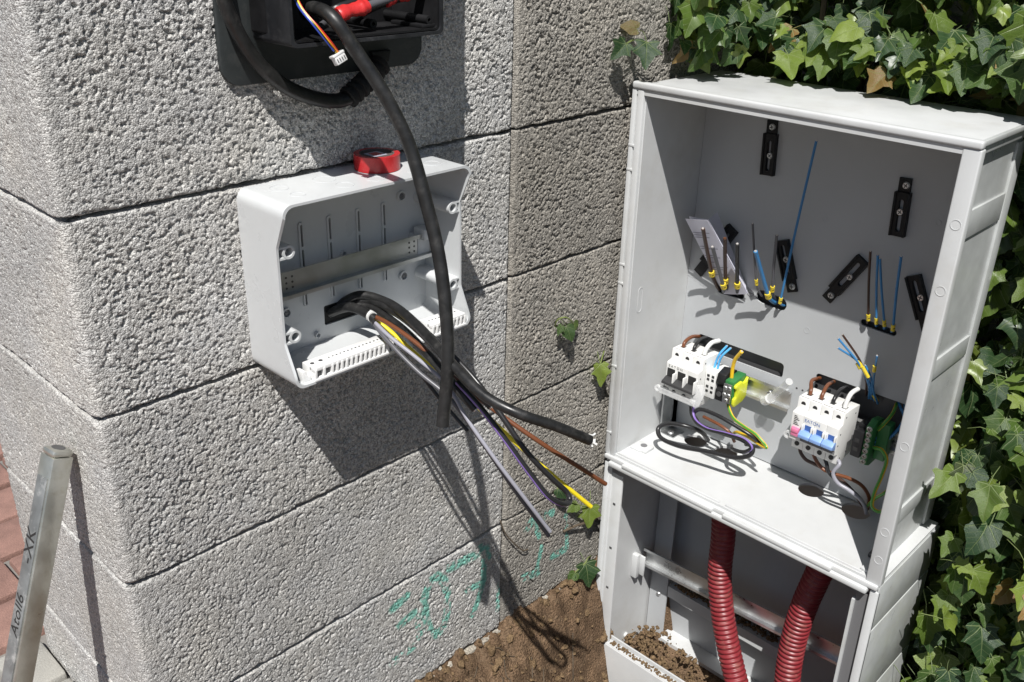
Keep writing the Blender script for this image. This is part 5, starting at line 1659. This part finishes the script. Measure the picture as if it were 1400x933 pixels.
fl = G().box((XF + 0.01, YL - 0.008, -1.20), (XB - 0.008, YR + 0.007, -1.03)).build('soil_fill', 'soil')
tag(fl, 'soil filling the foot of the cabinet', 'soil', kind='stuff')

# ================================================================ the ivy
IV = random.Random(21)


def leaf_geo(rng, kind):
    """five-lobed ivy leaf, base at the origin, tip along +y, about one unit long; returns verts, faces, uvs"""
    if kind == 0:      # broad, five lobes
        half = [(0.0, 0.03), (0.07, -0.06), (0.20, -0.11), (0.34, -0.06), (0.43, 0.02), (0.36, 0.14), (0.36, 0.22), (0.46, 0.31), (0.56, 0.42), (0.42, 0.46), (0.29, 0.52), (0.24, 0.60), (0.17, 0.76), (0.09, 0.90)]
    elif kind == 1:    # narrow, long middle lobe
        half = [(0.0, 0.03), (0.06, -0.04), (0.16, -0.08), (0.28, -0.03), (0.32, 0.06), (0.27, 0.17), (0.29, 0.24), (0.40, 0.30), (0.44, 0.38), (0.30, 0.44), (0.20, 0.52), (0.17, 0.64), (0.12, 0.80), (0.05, 0.93)]
    else:              # young, nearly heart shaped
        half = [(0.0, 0.04), (0.08, -0.05), (0.21, -0.09), (0.34, -0.02), (0.41, 0.10), (0.40, 0.20), (0.41, 0.28), (0.44, 0.36), (0.42, 0.44), (0.35, 0.52), (0.28, 0.62), (0.21, 0.72), (0.14, 0.83), (0.06, 0.93)]
    j = lambda: rng.uniform(-0.030, 0.030)
    R = [(x + j(), y + j()) for x, y in half]
    Lf = [(-x + j(), y + j()) for x, y in half[1:]]
    out = R + [(0.0 + j(), 1.0)] + Lf[::-1]
    n = len(out)
    fold, droop, curl = rng.uniform(0.0, 0.42), rng.uniform(-0.1, 0.55), rng.uniform(-0.25, 0.30)
    ph = rng.uniform(0, 6)

    def z(x, y):
        return -0.0 + fold * abs(x) - droop * max(0, y - 0.2) ** 2 - curl * x * x * 2 + 0.035 * math.sin(8 * x + 7 * y + ph) + 0.12 * x * math.sin(ph)
    vs, uv = [], []
    c = (0.0, 0.30)
    for s in (1.0, 0.62, 0.28):
        for x, y in out:
            X, Y = c[0] + (x - c[0]) * s, c[1] + (y - c[1]) * s
            vs.append((X, Y, z(X, Y)))
            uv.append((X, Y))
    vs.append((0, 0.30, z(0, .3)))
    uv.append((0, 0.30))
    fs = []
    for k in range(2):
        for i in range(n):
            jn = (i + 1) % n
            fs.append((k * n + i, k * n + jn, (k + 1) * n + jn, (k + 1) * n + i))
    for i in range(n):
        fs.append((2 * n + i, 2 * n + (i + 1) % n, 3 * n))
    # petiole: thin three-sided stalk from the base backwards
    b = len(vs)
    L_ = rng.uniform(0.5, 0.9)
    for t in (0, 0.5, 1.0):
        for a in range(3):
            vs.append((0.016 * math.cos(a * 2.1) + 0.06 * math.sin(t * 2 + ph), 0.03 - L_ * t, -0.012 + 0.016 * math.sin(a * 2.1) - 0.35 * t * t))
            uv.append((0.0, 0.5))
    for t in range(2):
        for a in range(3):
            fs.append((b + t * 3 + a, b + t * 3 + (a + 1) % 3, b + (t + 1) * 3 + (a + 1) % 3, b + (t + 1) * 3 + a))
    return vs, fs, uv


PROTO = [leaf_geo(IV, k % 3 if k < 15 else k % 2) for k in range(22)]


def leaf_mesh(name, items):
    """items: (proto index, matrix, rnd)"""
    vs, fs, uvs, rn = [], [], [], []
    for pi, M_, r in items:
        v, f, u = PROTO[pi]
        k = len(vs)
        vs += [(M_ @ Vector(p))[:] for p in v]
        fs += [tuple(i + k for i in q) for q in f]
        uvs += u
        rn += [r] * len(v)
    me = bpy.data.meshes.new(name)
    me.from_pydata(vs, [], fs)
    me.materials.append(MATS['ivy_leaf'])
    lay = me.uv_layers.new(name='leaf')
    li = np.zeros(len(me.loops), dtype=np.int32)
    me.loops.foreach_get('vertex_index', li)
    lay.data.foreach_set('uv', np.array(uvs)[li].reshape(-1).astype(np.float32))
    a = me.attributes.new('rnd', 'FLOAT', 'POINT')
    a.data.foreach_set('value', np.array(rn, dtype=np.float32))
    me.polygons.foreach_set('use_smooth', [True] * len(fs))
    me.update()
    return me


LMESH = [leaf_mesh('leaf', [(k, Matrix.Identity(4), 0.0)]) for k in range(len(PROTO))]


def leaf_matrix(p, n, tipdir, size):
    n = Vector(n).normalized()
    t = Vector(tipdir)
    t = (t - n * t.dot(n)).normalized()
    return basis(p, t.cross(n), t, n) @ Matrix.Scale(size, 4)


ivy = thing('ivy', (1.10, -0.45, -1.0), 'dense green ivy climbing behind and beside the cabinet', 'ivy')
view = Vector(cam.location)
cand = []


def surf(y, z):
    """how far the foliage comes out, as x"""
    s = 1.000 + 0.035 * math.sin(9 * y + 1.3 + 3 * z) + 0.030 * math.sin(13 * z + 5 * y)
    if y < -0.47:
        s -= 0.030 + 0.10 * min(1, (-0.47 - y) / 0.25)
    if z > 0.06:
        s -= 0.02 * min(1, (z - 0.06) / 0.1)
    return s


N_ = 9000
for k in range(N_):
    y, z = IV.uniform(-1.25, 0.0), IV.uniform(-1.0, 0.62)
    layer = IV.random() ** 1.3
    x = surf(y, z) + 0.21 * layer + 0.01
    if x > 1.30:
        continue
    size = 0.024 + 0.040 * IV.random() ** 1.4
    nrm = Vector((-0.62 + IV.gauss(0, .33), -0.30 + IV.gauss(0, .36), 0.52 + IV.gauss(0, .32)))
    tip = Vector((-0.25 + IV.gauss(0, .3), IV.gauss(0, .45), -0.9 + IV.gauss(0, .3)))
    # nothing inside the cabinet
    if x < 0.995 + size * 0.5 and -0.49 - size * 0.75 < y < 0.0 and z < 0.040 + size * 0.9:
        x = 0.995 + size * 0.55 + 0.15 * IV.random()
        if z < 0.03:
            tip.x = abs(tip.x) * 0.3
            nrm.x -= 0.4
    cand.append((x, y, z, size, nrm, tip, layer))
# ivy on the face of the wall, left end of the hedge
for k in range(650):
    x, z = 0.855 + 0.30 * IV.random(), IV.uniform(0.055, 0.62)
    x = max(x, 0.835 + 0.25 * max(0, 0.16 - z) + 0.02 * math.sin(z * 40))
    y = -0.012 - 0.085 * IV.random()
    size = 0.022 + 0.032 * IV.random()
    nrm = Vector((-0.45 + IV.gauss(0, .3), -0.75 + IV.gauss(0, .3), 0.45 + IV.gauss(0, .3)))
    tip = Vector((-0.2 + IV.gauss(0, .45), IV.gauss(0, .2), -0.85 + IV.gauss(0, .3)))
    cand.append((x, y, z + size * 0.5, size, nrm, tip, IV.random() * 0.6))
# sprays hanging over the cabinet's top and right side
for k in range(48):
    y = IV.uniform(-0.47, -0.12)
    x = IV.uniform(0.955, 1.01)
    cand.append((x, y, 0.062 + 0.07 * IV.random(), IV.uniform(0.026, 0.050), Vector((-0.5, -0.3, 0.75)), Vector((-0.8 + IV.gauss(0, .3), IV.gauss(0, .4), -0.35)), 0.0))
for k in range(170):
    z = -1.0 + 0.74 * IV.random()
    y = IV.uniform(-0.66, -0.512)
    x = IV.uniform(0.90, 1.0) + max(0, (z + 0.42)) * 0.5 - 0.03 * max(0, -0.6 - z)
    cand.append((x, y, z, IV.uniform(0.024, 0.055), Vector((-0.55 + IV.gauss(0, .3), -0.55 + IV.gauss(0, .3), 0.5)), Vector((-0.3 + IV.gauss(0, .5), -0.1 + IV.gauss(0, .4), -0.75)), 0.0))


def in_view(x, y, z):
    if z > -0.02:
        return z < 0.30 and y > -0.62
    return -0.72 < y < -0.475


keyed = []
for c_ in cand:
    x, y, z, size, nrm, tip, layer = c_
    M_ = leaf_matrix((x, y, z), nrm, tip, size)
    pi = IV.randrange(len(PROTO))
    keyed.append((0 if in_view(x, y, z) else 1, layer - size * 2, pi, M_, IV.random()))
keyed.sort(key=lambda t: (t[0], t[1]))
for t in keyed[:290]:
    place('leaf', LMESH[t[2]], ivy, t[3])
rest = place('leaves', leaf_mesh('leaves', [(t[2], t[3], t[4]) for t in keyed[290:]]), ivy)
tag(rest, kind='stuff')
# woody stems
for k in range(26):
    y = IV.uniform(-1.15, -0.02)
    pts = [Vector((1.10 + IV.uniform(-0.05, 0.1), y, -1.05))]
    for i in range(7):
        q = pts[-1]
        pts.append(Vector((min(1.24, max(1.02, q.x + IV.uniform(-0.05, 0.05))), q.y + IV.uniform(-0.10, 0.10), q.z + 0.25)))
    G().tube(pts, 0.004, n=7, res=5, rfun=lambda s, i: 0.0065 - 0.0025 * min(1, s / 1.5)).build('stem', 'bark', ivy)
for k in range(16):
    z = IV.uniform(-0.95, -0.1)
    y = IV.uniform(-0.62, -0.52)
    a = Vector((IV.uniform(0.99, 1.06), y, z))
    G().tube([a + Vector((0.10, 0.06, -0.03)), a, a + Vector((-0.03, -0.04 + IV.uniform(-.03, .03), 0.04)), a + Vector((-0.05, -0.07 + IV.uniform(-.05, .05), 0.05))], 0.0017, n=6, res=5).build('tendril', 'petiole', ivy)

# the fence the ivy climbs on
fe = thing('garden_wall', (1.33, -0.7, -1.0), 'dark rendered wall hidden behind the ivy', 'wall')
G().box((1.30, -2.4, -1.3), (1.42, 0.40, 0.9), b=0.004).build('render', 'mortar', fe)


# small sprigs on the block wall
def sprig(name, label, base_, leaves, stem):
    o = thing(name, base_, label, 'ivy sprig')
    G().tube(stem, 0.0011, n=6, res=5).build('stem', 'petiole', o)
    for p, n, t, s, pi in leaves:
        place('leaf', LMESH[pi], o, leaf_matrix(p, n, t, s))
    return o


sprig('ivy_sprig', 'tiny ivy seedling growing alone on the wall face', (0.6810, 0.0000, -0.2980),
      [((0.6748, -0.0140, -0.2987), (-0.3, -0.8, 0.4), (0.25, 0, -1), 0.026, 2), ((0.6649, -0.0140, -0.2945), (-0.5, -0.6, 0.5), (-0.5, 0, -0.8), 0.017, 4), ((0.6937, -0.0120, -0.3015), (0.2, -0.8, 0.3), (0.7, 0, -0.7), 0.018, 5)],
      [(0.6662, 0.0010, -0.3021), (0.6631, -0.0080, -0.2866), (0.6705, -0.0140, -0.2834), (0.6841, -0.0140, -0.2921), (0.6937, -0.0120, -0.3015)])
sprig('ivy_sprig', 'ivy leaf peeping out between the wall and the cabinet post', (0.7769, -0.0050, -0.4010),
      [((0.7629, -0.0140, -0.3891), (-0.6, -0.7, 0.2), (0.1, 0, -1), 0.040, 1)], [(0.7883, 0.0000, -0.3808), (0.7709, -0.0100, -0.3843), (0.7629, -0.0140, -0.3891)])
sprig('ivy_sprig', 'green ivy leaves low on the wall just above the soil', (0.7670, -0.0050, -0.7822),
      [((0.7569, -0.0160, -0.7704), (-0.4, -0.8, 0.4), (0.1, 0, -1), 0.046, 0), ((0.7354, -0.0120, -0.7811), (-0.6, -0.6, 0.4), (-0.6, 0, -0.6), 0.022, 5)],
      [(0.7930, 0.0000, -0.7832), (0.7674, -0.0120, -0.7690), (0.7569, -0.0160, -0.7704), (0.7354, -0.0120, -0.7811)])
sprig('ivy_sprig', 'dark ivy leaf below the tip of the yellow wire', (0.7734, -0.0050, -0.6778),
      [((0.7627, -0.0140, -0.6576), (-0.5, -0.8, 0.2), (-0.1, 0, -1), 0.040, 3), ((0.6767, -0.0120, -0.5823), (-0.3, -0.8, 0.5), (0.4, 0, -0.8), 0.024, 2), ((0.7314, -0.0120, -0.6392), (-0.5, -0.7, 0.5), (-0.9, 0, -0.2), 0.022, 8)],
      [(0.7984, 0.0000, -0.6925), (0.7627, -0.0140, -0.6576), (0.7314, -0.0120, -0.6392), (0.7038, -0.0100, -0.6071), (0.6767, -0.0120, -0.5823)])
sprig('ivy_sprig', 'grey green ivy leaves reaching from the hedge onto the wall corner', (0.8216, -0.0050, 0.0837),
      [((0.7938, -0.0300, 0.0926), (-0.5, -0.6, 0.6), (-0.1, 0, -1), 0.040, 0), ((0.7590, -0.0220, 0.0925), (-0.5, -0.7, 0.5), (-0.7, 0, -0.4), 0.030, 6), ((0.7851, -0.0200, 0.1093), (-0.5, -0.7, 0.5), (-0.5, 0, 0.3), 0.026, 2)],
      [(0.8461, -0.0200, 0.0705), (0.8020, -0.0240, 0.0913), (0.7831, -0.0180, 0.0950), (0.7642, -0.0180, 0.0917)])
tw = G().tube([(0.7072, -0.0040, -0.6855), (0.7279, -0.0100, -0.6824), (0.7543, -0.0120, -0.6872), (0.8007, -0.0100, -0.6977)], 0.0022, n=7, res=5).tube([(0.7267, -0.0080, -0.6843), (0.7153, -0.0120, -0.6692), (0.7075, -0.0120, -0.6638)], 0.0012, n=5, res=3)
tag(tw.build('dry_twig', 'bark'), 'pale dry twig lying against the wall beside the cabinet', 'twig')
tw = G().tube([(0.5574, -0.0030, -0.5893), (0.5645, -0.0060, -0.6130), (0.5879, -0.0080, -0.6474), (0.6070, -0.0080, -0.6688), (0.6195, -0.0060, -0.6737)], 0.0011, n=6, res=6)
tag(tw.build('dry_stalk', 'bark'), 'thin dry stalk hooked on the vertical joint of the wall', 'twig')
